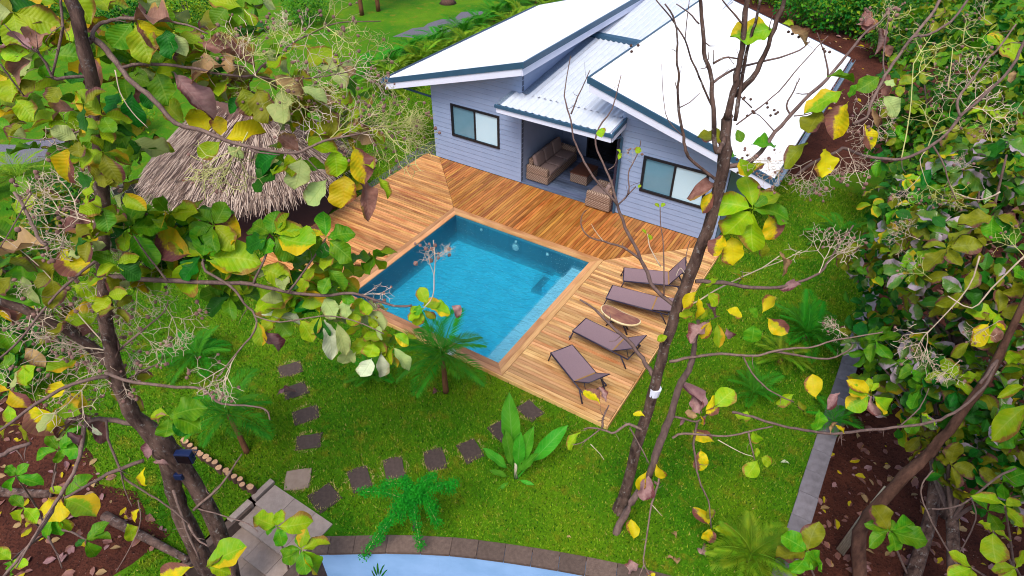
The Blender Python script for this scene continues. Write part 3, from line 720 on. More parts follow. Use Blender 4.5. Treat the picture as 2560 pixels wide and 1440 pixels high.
# ------------------------------------------------------------------ loungers and live edge table
def lounger(loc, rz, ang, label, seat=1.22, back=.68):
    t = thing('sun_lounger', label, 'sun lounger', (loc[0], loc[1], .006), 'brown sling sun loungers on the deck', rz)
    wd = .60; hh = .30
    def P_(mb, nm, m, sm=False): return part(mb, nm, m, t, sm, world=False)
    bx, bz = seat + math.cos(ang) * back, hh + math.sin(ang) * back
    f = MB()
    for s in (-1, 1):
        f.tube([(0, s * wd / 2, hh), (seat + .42, s * wd / 2, hh)], .018, 6)
    f.tube([(0, -wd / 2, hh), (0, wd / 2, hh)], .018, 6); f.tube([(seat + .42, -wd / 2, hh), (seat + .42, wd / 2, hh)], .016, 6)
    P_(f, 'frame', M['lounger_metal'], True)
    def sheet_(a, b_, y0, y1, n=8, sag=.012):
        m_ = MB(); vs = []; fs = []
        for i in range(n + 1):
            tt = i / n; p = Vector(a).lerp(Vector(b_), tt)
            for j in range(5):
                yy = y0 + (y1 - y0) * j / 4; dz = -sag * (1 - (2 * j / 4 - 1) ** 2)
                vs.append((p.x, yy, p.z + dz)); vs.append((p.x, yy, p.z + dz - .006))
        for i in range(n):
            for j in range(4):
                q = (i * 5 + j) * 2; r = q + 10
                fs.append((q, q + 2, r + 2, r)); fs.append((q + 1, r + 1, r + 3, q + 3))
        m_.add(vs, fs); return m_
    P_(sheet_((.015, 0, hh + .018), (seat - .02, 0, hh + .018), -wd / 2 + .012, wd / 2 - .012), 'seat_sling', M['sling'], True)
    P_(sheet_((seat + .01, 0, hh + .022), (bx, 0, bz + .02), -wd / 2 + .03, wd / 2 - .03, sag=.006), 'backrest_sling', M['sling'], True)
    f = MB()
    for s in (-1, 1): f.tube([(seat, s * (wd / 2 - .02), hh + .012), (bx, s * (wd / 2 - .02), bz)], .014, 6)
    f.tube([(bx, -wd / 2 + .02, bz), (bx, wd / 2 - .02, bz)], .014, 6)
    P_(f, 'backrest_frame', M['lounger_metal'], True)
    for s in (-1, 1):
        l = MB(); l.tube([(.03, s * wd / 2, hh), (-.06, s * (wd / 2 + .015), 0)], .017, 6); P_(l, 'leg', M['lounger_metal'], True)
        l = MB(); l.tube([(seat + .22, s * wd / 2, hh), (seat + .42, s * (wd / 2 + .02), 0)], .018, 6); P_(l, 'leg', M['lounger_metal'], True)
    st = MB(); mx, mz = seat + math.cos(ang) * back * .6, hh + math.sin(ang) * back * .6
    for s in (-1, 1): st.tube([(mx, s * (wd / 2 - .06), mz), (seat + .40, s * (wd / 2 - .06), hh)], .010, 5)
    st.tube([(mx, -wd / 2 + .06, mz), (mx, wd / 2 - .06, mz)], .008, 5)
    P_(st, 'support_strut', M['lounger_metal'], True)
    sp = MB(); sp.box(seat - .02, seat + .012, -wd / 2 + .03, wd / 2 - .03, hh + .021, hh + .026); P_(sp, 'strap', M['strap'])
    return t
lounger((6.05, -.41), math.radians(23), math.radians(58), 'sun lounger with the steepest backrest, nearest the house')
lounger((6.05, -1.31), math.radians(9), math.radians(14), 'sun lounger lying almost flat, on the house side of the live edge table')
lounger((5.98, -2.89), math.radians(-6), math.radians(38), 'sun lounger with half raised back, on the lawn side of the live edge table', 1.15)
lounger((6.02, -3.88), math.radians(-30), math.radians(42), 'sun lounger turned askew near the outer deck corner', 1.05)
tb = thing('live_edge_table', 'kidney shaped wooden slab table with cream live edge between the loungers', 'side table', (6.74, -2.17, .006), rz=math.radians(-4))
def kidney(s, n=36):
    out = []
    for i in range(n):
        a = 2 * math.pi * i / n
        x = .56 * math.cos(a); y = .235 * math.sin(a) + .05 * math.cos(2 * a) + (.018 * math.sin(3 * a + .5))
        L = math.hypot(x, y); out.append((x * (1 - s / max(L, .1)), y * (1 - s / max(L, .1))))
    return out
b = MB(); ring_o, ring_i = kidney(0), kidney(.035)
n = len(ring_o)
lo = [(x * .95, y * .93, .385) for x, y in ring_o]; mi_ = [(x, y, .42) for x, y in ring_o]; hi_ = [(x * .985, y * .985, .449) for x, y in ring_o]; inn = [(x, y, .450) for x, y in ring_i]
b.add(lo + mi_ + hi_ + inn, [tuple(range(n))[::-1]] + [(k * n + i, k * n + (i + 1) % n, (k + 1) * n + (i + 1) % n, (k + 1) * n + i) for k in range(3) for i in range(n)])
part(b, 'live_edge', M['live_edge'], tb, world=False, smooth=True)
b = MB(); b.add([(x, y, .452) for x, y in ring_i] + [(x, y, .43) for x, y in ring_i], [tuple(range(n))] + [(i, n + i, n + (i + 1) % n, (i + 1) % n) for i in range(n)])
part(b, 'table_top', M['heartwood'], tb, world=False)
for s in (-1, 1):
    l = MB(); l.tube([(s * .05, -.05 * s, .39), (s * .16, -.04, .2), (s * .30, -.08, 0)], .022, 6); l.tube([(s * .05, .05, .39), (s * .1, .06, .2), (s * .22, .12, 0)], .022, 6)
    part(l, 'leg', M['lounger_metal'], tb, world=False, smooth=True)
b = MB(); b.box(-.2, .2, -.06, .06, .33, .385); part(b, 'base', M['lounger_metal'], tb, world=False)

# ------------------------------------------------------------------ paving, kerbs, walls, steps
def slab(cx, cy, z, a, w, h, th, m, name, parent=None, irregular=.02, seed=0):
    r = random.Random(seed); b = MB(); pts = []
    for (u, v) in ((-1, -1), (0, -1), (1, -1), (1, 0), (1, 1), (0, 1), (-1, 1), (-1, 0)):
        x = u * w / 2 + r.uniform(-irregular, irregular); y = v * h / 2 + r.uniform(-irregular, irregular); pts.append((x, y))
    ca, sa = math.cos(a), math.sin(a)
    P_ = [(cx + x * ca - y * sa, cy + x * sa + y * ca) for x, y in pts]
    n = len(P_); inn = [(cx + (x - cx) * .965, cy + (y - cy) * .965) for x, y in P_]
    b.add([(x, y, z - th) for x, y in P_] + [(x, y, z - .012) for x, y in P_] + [(x, y, z) for x, y in inn],
          [(i, (i + 1) % n, n + (i + 1) % n, n + i) for i in range(n)] + [(n + i, n + (i + 1) % n, 2 * n + (i + 1) % n, 2 * n + i) for i in range(n)] + [tuple(range(2 * n, 3 * n))])
    return part(b, name, m, parent, own=(cx, cy, z))
ST = [((690, 722), 'stepping stone beneath the low branch, third from the deck in the left row', 0), ((695, 768), 0, 0), ((725, 924), 0, 0), ((740, 977), 0, 0), ((765, 1037), 0, 0), ((772, 1105), 0, 0),
      ((745, 1200), 0, 1), ((813, 1243), 0, 0), ((900, 1197), 0, 0), ((986, 1172), 0, 0), ((1088, 1150), 0, 0), ((1176, 1127), 0, 0), ((1255, 1078), 0, 0), ((1325, 1027), 0, 0)]
SL = ['dark stepping stone half hidden by lime leaves, nearest the left corner of the pool', 'dark stepping stone under a drooping pale leaf, second from the pool at left',
      'dark stepping stone in open lawn, third from the pool in the left row', 'dark stepping stone under a mauve curled leaf tip at left',
      'dark stepping stone, third before the sandy slab in the left row', 'dark stepping stone next before the sandy slab in the left row',
      'pale sandy square stepping stone near the top of the steps', 'dark rounded stepping stone right beside the sandy slab',
      'dark stepping stone left of the feathery green shrub, second from the sandy slab', 'dark stepping stone just above the feathery shrub, left one of two',
      'dark stepping stone just above the feathery shrub, right one of two', 'dark stepping stone beside the broad-leaved plant, next to its leaf tips',
      'dark stepping stone partly behind the broad-leaved plant', 'dark stepping stone nearest the outer corner of the deck']
pts = [at_z(p[0][0], p[0][1], GZ) for p in ST]
for i, p in enumerate(ST):
    c = pts[i]
    d = (pts[min(i + 1, 13)] - pts[max(i - 1, 0)]); a = math.atan2(d.y, d.x) + math.pi / 2
    if i == 6: a = math.radians(40); w, h = .52, .46
    elif i == 7: a = math.radians(75); w, h = .50, .50
    else: w, h = .54, .41
    o = slab(c.x, c.y, GZ + (.022 if i != 6 else .035), a, w, h, .08, M['stone_tan'] if p[2] else M['stone_dark'], 'stepping_stone', None, .025, i)
    tag(o, SL[i], 'stepping stone', 'stepping stones across the lawn')
STONE_C = [(c.x, c.y, .36) for c in pts]

kerb = thing('curved_wall', 'curved retaining wall with pale blue face and dark slab capping', 'retaining wall', (8, -8.4, LOW))
NS = 14; cen = []
L_ = [kerb_pt(i / 60) for i in range(61)]
def nrm2(i):
    a, c = L_[max(i - 1, 0)], L_[min(i + 1, 60)]; d = (c - a).normalized(); return Vector((d.y, -d.x, 0))
bb = MB()
vs = []; fs = []
for i in range(61):
    q = L_[i] + nrm2(i) * .30; q2 = L_[i] + nrm2(i) * .06
    vs += [(q.x, q.y, LOW), (q.x, q.y, GZ - .03), (q2.x, q2.y, GZ - .03), (q2.x, q2.y, LOW)]
for i in range(60):
    a = i * 4
    for k in range(4): fs.append((a + k, a + (k + 1) % 4, a + 4 + (k + 1) % 4, a + 4 + k))
bb.add(vs, fs); part(bb, 'rendered_face', M['blue_render'], kerb)
k = 0; i = 0
step = 60 / 15
for s in range(15):
    i0, i1 = s * step, (s + 1) * step
    def pt(x): j = min(int(x), 59); f = x - j; return L_[j].lerp(L_[j + 1], f), nrm2(j)
    (p0, n0), (p1, n1) = pt(i0), pt(min(i1, 59.999))
    d = (p1 - p0).normalized() * .004
    z = GZ + .03 + jit() * 2
    b = MB(); q = [p0 + d, p1 - d, p1 - d + n1 * .34, p0 + d + n0 * .34]
    b.prism([(v.x, v.y, GZ - .035) for v in q], (0, 0, z - GZ + .035)); part(b, 'capping_slab', M['stone_kerb'], kerb, own=((p0.x + p1.x) / 2, (p0.y + p1.y) / 2, z))
# straight garden wall on the right
gw = thing('garden_wall', 'straight low garden wall capped with grey slabs beside the dark trees', 'garden wall', (12, 0, LOW))
b = MB(); b.box(11.84, 12.13, -7.5, 10.5, LOW, GZ - .02); part(b, 'wall_core', M['stone_cap'], gw)
y = -7.5; i = 0
while y < 10.4:
    ln = .60
    b = MB(); sh = random.uniform(-.008, .008); b.box(11.80 + sh, 12.17 + sh, y + .004, y + ln - .004, GZ - .018, GZ + .05 + jit())
    part(b, 'capping_slab', M['stone_cap'], gw, own=(12, y + .3, GZ)); y += ln; i += 1
# garden steps
stp = thing('garden_steps', 'flight of grey-brown slab steps going down beside the tree trunk', 'steps', (3.5, -11, LOW))
for r, (ya, yb, z, xs) in enumerate(((-10.02, -10.50, -.09, 2.84), (-10.47, -10.92, -.25, 2.78), (-10.89, -11.30, -.42, 2.78), (-11.27, -11.68, -.58, 2.80), (-11.65, -12.05, -.74, 2.84))):
    b = MB(); b.box(xs + .02, 4.4, yb + .05, ya - .02, LOW, z - .06); part(b, 'riser', M['stone_kerb'], stp)
    x = xs
    while x < 4.38:
        x1 = min(x + .58, 4.45)
        b = MB(); b.box(x + .004, x1 - .004, yb - .02, ya, z - .055, z + jit()); part(b, 'slab', M['stone_step'], stp, own=((x + x1) / 2, (ya + yb) / 2, z)); x = x1
b = MB(); b.box(2.64, 2.80, -12.1, -10.6, LOW, GZ - .03); part(b, 'side_wall', M['stone_kerb'], stp)
b = MB(); b.box(2.68, 2.80, -10.46, -9.98, GZ - .05, GZ + .075); part(b, 'edge_block', M['stone_step'], stp)
b = MB(); b.box(2.60, 2.76, -11.02, -10.52, GZ - .2, GZ + .0); part(b, 'edge_block', M['stone_step'], stp)
b = MB(); b.box(4.40, 4.62, -12.1, -10.3, LOW, GZ - .01); part(b, 'side_wall', M['stone_kerb'], stp)
# log edging
le = thing('log_edging', 'row of short upright cut logs edging the lawn beside the steps', 'log edging', (1.6, -10.35, GZ))
x = .42; i = 0
while x < 2.66:
    r = random.uniform(.062, .074); h = random.uniform(.16, .24); yy = -10.36 + random.uniform(-.02, .02)
    tl = Vector((random.uniform(-.03, .03), random.uniform(-.05, .02), 0))
    nn = 14; vs = []
    for (rr, zz) in ((r, GZ - .05), (r * .98, GZ + h - .008), (r * .88, GZ + h)):
        for j in range(nn):
            an = 2 * math.pi * j / nn; wob = 1 + .05 * math.sin(3 * an + i)
            vs.append((x + rr * wob * math.cos(an) + tl.x * (zz > 0), yy + rr * wob * math.sin(an) + tl.y * (zz > 0), zz))
    fs = [(a * nn + j, a * nn + (j + 1) % nn, (a + 1) * nn + (j + 1) % nn, (a + 1) * nn + j) for a in range(2) for j in range(nn)]
    b = MB(); b.add(vs, fs, 1); b.add(vs[2 * nn:], [tuple(range(nn))], 0)
    part(b, 'log', [M['log_face'], M['log_bark']], le, own=(x, yy, GZ + h)); x += 2 * r + .006; i += 1
# block wall by the hut
bw = thing('block_wall', 'low dark concrete block wall with pale mortar joints beside the thatched hut', 'block wall', (-9, -4.4, GZ))
dv = Vector((.30, 1.46, 0)).normalized(); nv = Vector((dv.y, -dv.x, 0)); p0 = Vector((-9.95, -5.4, 0))
b = MB(); q = [p0 - nv * .08, p0 + dv * 2.2 - nv * .08, p0 + dv * 2.2 + nv * .08, p0 + nv * .08]
b.prism([(v.x, v.y, GZ) for v in q], (0, 0, .58)); part(b, 'mortar_core', M['mortar'], bw)
for row in range(3):
    s = -.2 if row % 2 else 0
    while s < 2.2:
        a0, a1 = max(s, -.01) + .008, min(s + .39, 2.21) - .008
        if a1 - a0 > .08:
            b = MB(); c0, c1 = p0 + dv * a0, p0 + dv * a1
            q = [c0 - nv * .088, c1 - nv * .088, c1 + nv * .088, c0 + nv * .088]
            b.prism([(v.x, v.y, GZ + row * .2 + .006) for v in q], (0, 0, .186)); part(b, 'block', M['block'], bw, own=(c0 + c1) / 2)
        s += .40

# ------------------------------------------------------------------ thatched hut
HC = Vector((-5.95, -2.75, 0))
hut = thing('thatched_hut', 'thatched palm roof hut on round posts beside the deck', 'hut', (HC.x, HC.y, GZ))
EA, EB, EZ, AZ, RL = 3.05, 3.1, 1.55, 3.3, 1.1
def hut_pt(th, s):
    """s 0 at ridge .. 1 at eave"""
    c, sn = math.cos(th), math.sin(th)
    rx = RL * max(-1, min(1, c * 1.4))
    ex, ey = EA * c, EB * sn
    x = rx * (1 - s) + ex * s; y = ey * s
    z = AZ - (AZ - EZ) * (s ** 1.08)
    return HC + Vector((x, y, z))
b = MB(); vs = []; fs = []; nt_, ns_ = 40, 6
for i in range(nt_):
    for j in range(ns_ + 1):
        vs.append(hut_pt(2 * math.pi * i / nt_, j / ns_ * .985) - Vector((0, 0, .07)))
for i in range(nt_):
    for j in range(ns_):
        a, c = i * (ns_ + 1) + j, ((i + 1) % nt_) * (ns_ + 1) + j
        fs.append((a, c, c + 1, a + 1))
b.add(vs, fs); part(b, 'roof', M['log_bark'], hut, smooth=True)
rg = random.Random(3); b = MB(); suv = []
NST = 9500
for i in range(NST):
    th = rg.uniform(0, 2 * math.pi); s0 = math.sqrt(rg.uniform(0, 1)) * .93; L = rg.uniform(.10, .24)
    if i > NST - 1800: s0 = rg.uniform(.86, .98); L = rg.uniform(.08, .17)
    p = hut_pt(th, s0); q = hut_pt(th + rg.uniform(-.05, .05), s0 + L)
    if s0 + L > 1: q.z -= rg.uniform(.0, .12)
    lift = rg.uniform(.0, .05); d = (q - p); sd_ = d.cross(Vector((0, 0, 1)))
    if sd_.length < 1e-4: continue
    sd_.normalize(); w = rg.uniform(.008, .018)
    p.z += lift * .5; q.z += lift + rg.uniform(-.02, .03)
    b.add([p - sd_ * w, p + sd_ * w, q + sd_ * w * .4, q - sd_ * w * .4], [(0, 1, 2, 3)]); suv += [(rg.random(), rg.random())] * 1
    suv += [suv[-1]] * 3
o = part(b, 'thatch', M['thatch'], hut, uv=suv); o['kind'] = 'stuff'
for th in (.45, 1.3, 2.2, 3.0, 3.9, 4.8, 5.7):
    p = HC + Vector((2.55 * math.cos(th), 2.4 * math.sin(th), GZ)); b = MB(); b.tube([p, p + Vector((0, 0, 2.1))], [.085, .075], 10); part(b, 'post', M['post'], hut, smooth=True)
b = MB(); b.tube([HC + Vector((2.5 * math.cos(2 * math.pi * i / 32), 2.4 * math.sin(2 * math.pi * i / 32), -.06)) for i in (0,)] + [HC + Vector((0, 0, 0))], .01, 4)
b = MB(); n = 28; b.prism([(HC.x + 2.62 * math.cos(2 * math.pi * i / n) - .15, HC.y + 2.6 * math.sin(2 * math.pi * i / n), GZ + .006) for i in range(n) if True], (0, 0, .05)); b.v = [(min(x, DL - .01), y, z) for x, y, z in b.v]; part(b, 'hut_floor', M['hut_floor'], hut)


# ------------------------------------------------------------------ leaf, panicle and frond meshes
def leaf_mesh(name, ratio, fold, droop, wav, seed, petiole=.07, nt=10, twist=0, peak=1.3):
    """unit leaf along +Y, face +Z: obovate outline, midrib fold, droop, wavy margin, twist and pointed tip"""
    r = random.Random(seed); ph = r.uniform(0, 6); vs = []; uv = []; fs = []; bend = r.uniform(-.12, .12)
    us = (-1, -.55, 0, .55, 1)
    ts = [0] + [petiole + (1 - petiole) * (i / nt) for i in range(nt + 1)]
    jl = [1 + r.uniform(-.035, .035) for _ in ts]; jr = [1 + r.uniform(-.035, .035) for _ in ts]
    for k, t in enumerate(ts):
        if t <= petiole: w = .012; tt = 0
        else:
            tt = (t - petiole) / (1 - petiole)
            w = ratio / 2 * max(0, math.sin(math.pi * min(1, tt ** peak))) ** .60
            w = max(w, .004 if tt > .9 else .012)
        tw = twist * (tt - .3)
        for u in us:
            x = u * w * (jl[k] if u < 0 else jr[k])
            z = fold * abs(u) * w + wav * math.sin(13 * tt + ph + (2 if u > 0 else 0)) * abs(u) ** 2 * (.4 + w)
            x, z = x * math.cos(tw) - z * math.sin(tw), x * math.sin(tw) + z * math.cos(tw)
            vs.append((x + bend * tt * tt, t * (1 - .22 * abs(droop) * t), z - droop * t * t)); uv.append((.5 + u * .5, tt))
    k = len(us); luv = []
    for i in range(len(ts) - 1):
        for j in range(k - 1):
            f = (i * k + j, i * k + j + 1, (i + 1) * k + j + 1, (i + 1) * k + j); fs.append(f); luv += [uv[q] for q in f]
    return vs, fs, luv
LEAFV = {}
def leaf_data(key, shape):
    """cached mesh for a colour key and one of six shapes"""
    q = (key, shape)
    if q not in LEAFV:
        pr = [(.58, .34, .16, .08), (.64, .24, .30, .11), (.53, .55, .38, .09), (.62, .40, -.14, .13), (.48, .80, .26, .08), (.66, .30, .22, .15)][shape]
        tw = (.2, -.3, .5, -.2, .8, -.5)[shape]
        if key in ('br', 'm', 't'): pr = (pr[0] * .95, pr[1] + .45, pr[2] + .18, pr[3] * 1.5); tw *= 1.6
        vs, fs, luv = leaf_mesh('leaf', *pr, seed=shape * 7 + 1, twist=tw, peak=(1.3, 1.15, 1.5, 1.25, 1.4, 1.1)[shape])
        b = MB(); b.add(vs, fs); LEAFV[q] = b.mesh('leaf_' + M[key].name, M[key], None, True, luv)
    return LEAFV[q]
TO_CAM = None
def leaf_matrix(base, tip, face, roll=0, wscale=1.0):
    d = tip - base; L = d.length; y = d.normalized()
    z = face - y * face.dot(y)
    if z.length < 1e-3: z = Vector((0, 0, 1)) - y * y.z
    z.normalize()
    if roll: z = Quaternion(y, roll) @ z
    x = y.cross(z)
    return Matrix(((x.x * L * wscale, y.x * L, z.x * L, base.x), (x.y * L * wscale, y.y * L, z.y * L, base.y), (x.z * L * wscale, y.z * L, z.z * L, base.z), (0, 0, 0, 1)))
rl = random.Random(11)
def add_leaf(parent, base, tip, key, face=None, shape=None, name='leaf', wscale=1.0, roll=None):
    if face is None:
        face = (C0 - base).normalized() * .55 + Vector((0, 0, .75)) + Vector((rl.uniform(-.4, .4), rl.uniform(-.4, .4), rl.uniform(-.2, .2)))
    m = leaf_matrix(base, tip, face, rl.uniform(-.3, .3) if roll is None else roll, wscale)
    o = bpy.data.objects.new(name, leaf_data(key, rl.randrange(6) if shape is None else shape)); link(o, parent)
    o.matrix_basis = Matrix.Translation(-org(parent)) @ m
    ORG[o.name] = base
    return o

def branch(parent, pts, name='branch', mat='bark_mid', k=6, wob=.012, sub=3):
    """pts: (px, py, depth, radius in metres)"""
    P3 = [at(p[0], p[1], p[2]) for p in pts]
    sp = smooth_path(P3, sub); n = len(sp); rs = []
    for i in range(n):
        t = i / (n - 1) * (len(pts) - 1); j = min(int(t), len(pts) - 2); f = t - j
        rs.append((pts[j][3] * (1 - f) + pts[j + 1][3] * f) * (1 + rl.uniform(-.07, .07)))
    sp = [p + Vector((rl.uniform(-1, 1), rl.uniform(-1, 1), rl.uniform(-1, 1))) * min(wob, rs[i] * .35) for i, p in enumerate(sp)]
    b = MB(); kk = k if k < 8 else 18; b.tube(sp, rs, kk)
    if k >= 8:                                              # knobbly bark: ridges and lumps along trunks
        for i_, (c_, r_) in enumerate(zip(sp, rs)):
            for j in range(kk):
                v = Vector(b.v[i_ * kk + j]); q = mnoise.noise(v * 5.0) * .14 + mnoise.noise(v * 14.0) * .10 + (.05 if j % 3 == 0 else -.03)
                b.v[i_ * kk + j] = tuple(c_ + (v - c_) * (1 + q))
    elif rs[0] > .012 and n > 6:                            # short bare side twigs
        for q in range(rl.randint(1, 4)):
            i_ = rl.randrange(2, n - 1); d = ((sp[i_] - sp[i_ - 1]).normalized() * .6 + rdir()).normalized(); L = rl.uniform(.06, .26); e = sp[i_] + d * L * .55; r2 = rs[i_] * .38
            b.tube([sp[i_], e, e + (d + rdir() * .6).normalized() * L * .45], [r2, r2 * .75, r2 * .4], 4)
    part(b, name, M[mat], parent, True)
    return sp
def br2(parent, s, d0, d1, w0, w1, name='branch', mat='bark_mid', k=6):
    w0, w1 = w0 * .86, w1 * .80
    """s: 'x,y x,y ...' pixels; depth d0..d1, width in photo pixels w0..w1"""
    q = [tuple(map(float, t.split(','))) for t in s.split()]; n = len(q); out = []
    L = [0]
    for i in range(1, n): L.append(L[-1] + math.hypot(q[i][0] - q[i - 1][0], q[i][1] - q[i - 1][1]))
    for i, (x, y) in enumerate(q):
        f = L[i] / L[-1]; d = d0 + (d1 - d0) * f
        out.append((x, y, d, (w0 + (w1 - w0) * f) * .5 * d / FPX))
    return branch(parent, out, name, mat, k)

# seed panicle: forked stalk, fruits as pieces of their own
def panicle_geo(seed, levels=5, droop=.0):
    r = random.Random(seed); b = MB(); tips = []
    def grow(p, d, L, lv, rad):
        q = p + d * L + Vector((0, 0, -droop * L)); b.tube([p, (p + q) / 2 + Vector((r.uniform(-1, 1), r.uniform(-1, 1), r.uniform(-1, 1))) * L * .05, q], [rad, rad * .9, rad * .85], 3, cap=False)
        if lv == 0: tips.append(q); return
        ax = d.orthogonal().normalized(); ax = Quaternion(d, r.uniform(0, 6.28)) @ ax
        for s in (-1, 1):
            if lv < 3 and r.random() < .10: continue
            nd = (Quaternion(ax, s * r.uniform(.65, 1.1)) @ d).normalized()
            grow(q, nd, L * r.uniform(.66, .90), lv - 1, max(rad * .80, .0054))
        if lv >= 3: grow(q, (d + Vector((r.uniform(-.2, .2), r.uniform(-.2, .2), r.uniform(-.2, .2)))).normalized(), L * .85, lv - 1, rad * .85)
    grow(Vector((0, 0, 0)), Vector((0, 1, 0)), .32, levels, .011)
    s = 1.0 / max(t.y for t in tips)
    b.v = [(x * s, y * s, z * s) for x, y, z in b.v]; tips = [t * s for t in tips]
    return b, tips
PAN = []
for sd_ in (1, 5, 9, 13):
    b, tips = panicle_geo(sd_, 4 if sd_ != 5 else 5, .10)
    PAN.append((b, tips, {}))
fb = bmesh.new(); bmesh.ops.create_icosphere(fb, subdivisions=1, radius=1)
for v in fb.verts: v.co *= 1 + .18 * mnoise.noise(v.co * 2.3)
FB = MB(); fb.verts.index_update(); FB.add([v.co.copy() for v in fb.verts], [[v.index for v in f.verts] for f in fb.faces]); fb.free()
FRUIT = FB.mesh('fruit', M['fruit'], None, True); BERRY = FB.mesh('berry', M['log_bark'], None, True)
def panicle(parent, base, tip, var=0, mat='twig', nfruit=7, fr=.019):
    b, tips, cache = PAN[var % 4]
    if mat not in cache: cache[mat] = b.mesh('seed_cluster', M[mat])
    f = Vector((rl.uniform(-1, 1), rl.uniform(-1, 1), rl.uniform(-1, 1)))
    m = leaf_matrix(base, tip, f, 0)
    o = bpy.data.objects.new('seed_cluster', cache[mat]); link(o, parent)
    o.matrix_basis = Matrix.Translation(-org(parent)) @ m
    L = (tip - base).length
    for t in rl.sample(tips, min(nfruit, len(tips))):
        q = bpy.data.objects.new('fruit', FRUIT); link(q, o)
        s = fr * rl.uniform(.7, 1.25) / L
        q.matrix_basis = Matrix.Translation(t) @ Matrix.Rotation(rl.uniform(0, 6), 4, 'Z') @ Matrix.Diagonal((s, s * rl.uniform(.8, 1.1), s * rl.uniform(.7, 1), 1))
    return o

def leaves_px(parent, data, dfun, wide=1.0):
    for tok in data.split():
        a = tok.split(','); bx, by, tx, ty = map(float, a[:4]); key = a[4]
        d = dfun(bx, by); L = math.hypot(tx - bx, ty - by) * d / FPX
        dd = rl.uniform(-.22, .22) * L
        if len(a) > 5: dd = float(a[5]) * L
        base = at(bx, by, d); tip = at(tx, ty, d + dd)
        ws = wide * rl.uniform(.92, 1.12)
        if len(a) > 6: ws *= float(a[6])
        add_leaf(parent, base, tip, key, wscale=ws)

# low-poly leaves joined into one mesh for dense foliage
def foliage_mesh(name, items, mats, parent):
    """items: (pos Vector, dir, face, length, ratio, material index)"""
    T = np.array([(0, 0, 0), (-.5, .38, .06), (0, .36, -.02), (.5, .38, .06), (-.46, .72, .03), (0, .72, -.04), (.46, .72, .03), (0, 1, -.12)], dtype=np.float64)
    TF = [(0, 2, 1), (0, 3, 2), (1, 2, 5, 4), (2, 3, 6, 5), (4, 5, 7), (5, 6, 7)]
    UV = [(.5, 0), (0, .38), (.5, .36), (1, .38), (.04, .72), (.5, .72), (.96, .72), (.5, 1)]
    vs = []; fs = []; mi = []; luv = []
    for p, d, f, L, ra, m_ in items:
        y = d.normalized(); z = f - y * f.dot(y)
        if z.length < 1e-3: z = y.orthogonal()
        z.normalize(); x = y.cross(z); o = len(vs)
        for a in T: vs.append(tuple(p + x * (a[0] * ra * L) + y * (a[1] * L) + z * (a[2] * L)))
        for q in TF: fs.append(tuple(i + o for i in q)); mi.append(m_); luv += [UV[i] for i in q]
    b = MB(); b.v, b.f, b.mi = vs, fs, mi
    o = part(b, name, [M[k] for k in mats], parent, False, uv=luv); o['kind'] = 'stuff'; return o

def foliage_hi(name, items, keys, parent):
    """items: (base, tip, face, key); full leaf shapes joined into one mesh"""
    vs = []; fs = []; mi = []; luv = []; cache = {}
    for base, tip, face, key in items:
        sh = rl.randrange(6)
        if (key, sh) not in cache:
            me = leaf_data(key, sh); co = np.empty(len(me.vertices) * 3, np.float32); me.vertices.foreach_get('co', co)
            uvd = np.empty(len(me.loops) * 2, np.float32); me.uv_layers[0].data.foreach_get('uv', uvd)
            cache[(key, sh)] = (np.c_[co.reshape(-1, 3), np.ones(len(me.vertices))], [tuple(q.vertices) for q in me.polygons], uvd.reshape(-1, 2))
        co, pf, uvd = cache[(key, sh)]
        m = np.array(leaf_matrix(base, tip, face, rl.uniform(-.4, .4), rl.uniform(.95, 1.25)))
        o = len(vs); vs += [tuple(v) for v in (co @ m.T)[:, :3]]; fs += [tuple(i + o for i in f) for f in pf]; mi += [keys.index(key)] * len(pf); luv.append(uvd)
    b = MB(); b.v, b.f, b.mi = vs, fs, mi
    o = part(b, name, [M[k] for k in keys], parent, True, uv=np.concatenate(luv)); o['kind'] = 'stuff'; return o

def rdir(): 
    while True:
        v = Vector((rl.uniform(-1, 1), rl.uniform(-1, 1), rl.uniform(-1, 1)))
        if .05 < v.length < 1: return v.normalized()
def crown_items(c, rad, n, L, nm, ratio=.55, shell=.45, down=.25, L2=None):
    out = []
    for i in range(n):
        d = rdir(); s = (shell + (1 - shell) * rl.random()) 
        s *= 1 + .18 * mnoise.noise(d * 2.1 + c)
        p = c + Vector((d.x * rad[0], d.y * rad[1], d.z * rad[2])) * s
        y = (rdir() + d * .5 + Vector((0, 0, -down))).normalized()
        out.append((p, y, (Vector((0, 0, 1)) + d * .7 + rdir() * .6), rl.uniform(.75, 1.2) * (L if L2 is None else rl.uniform(L, L2)), ratio, rl.randrange(nm) if nm > 1 else 0))
    return out

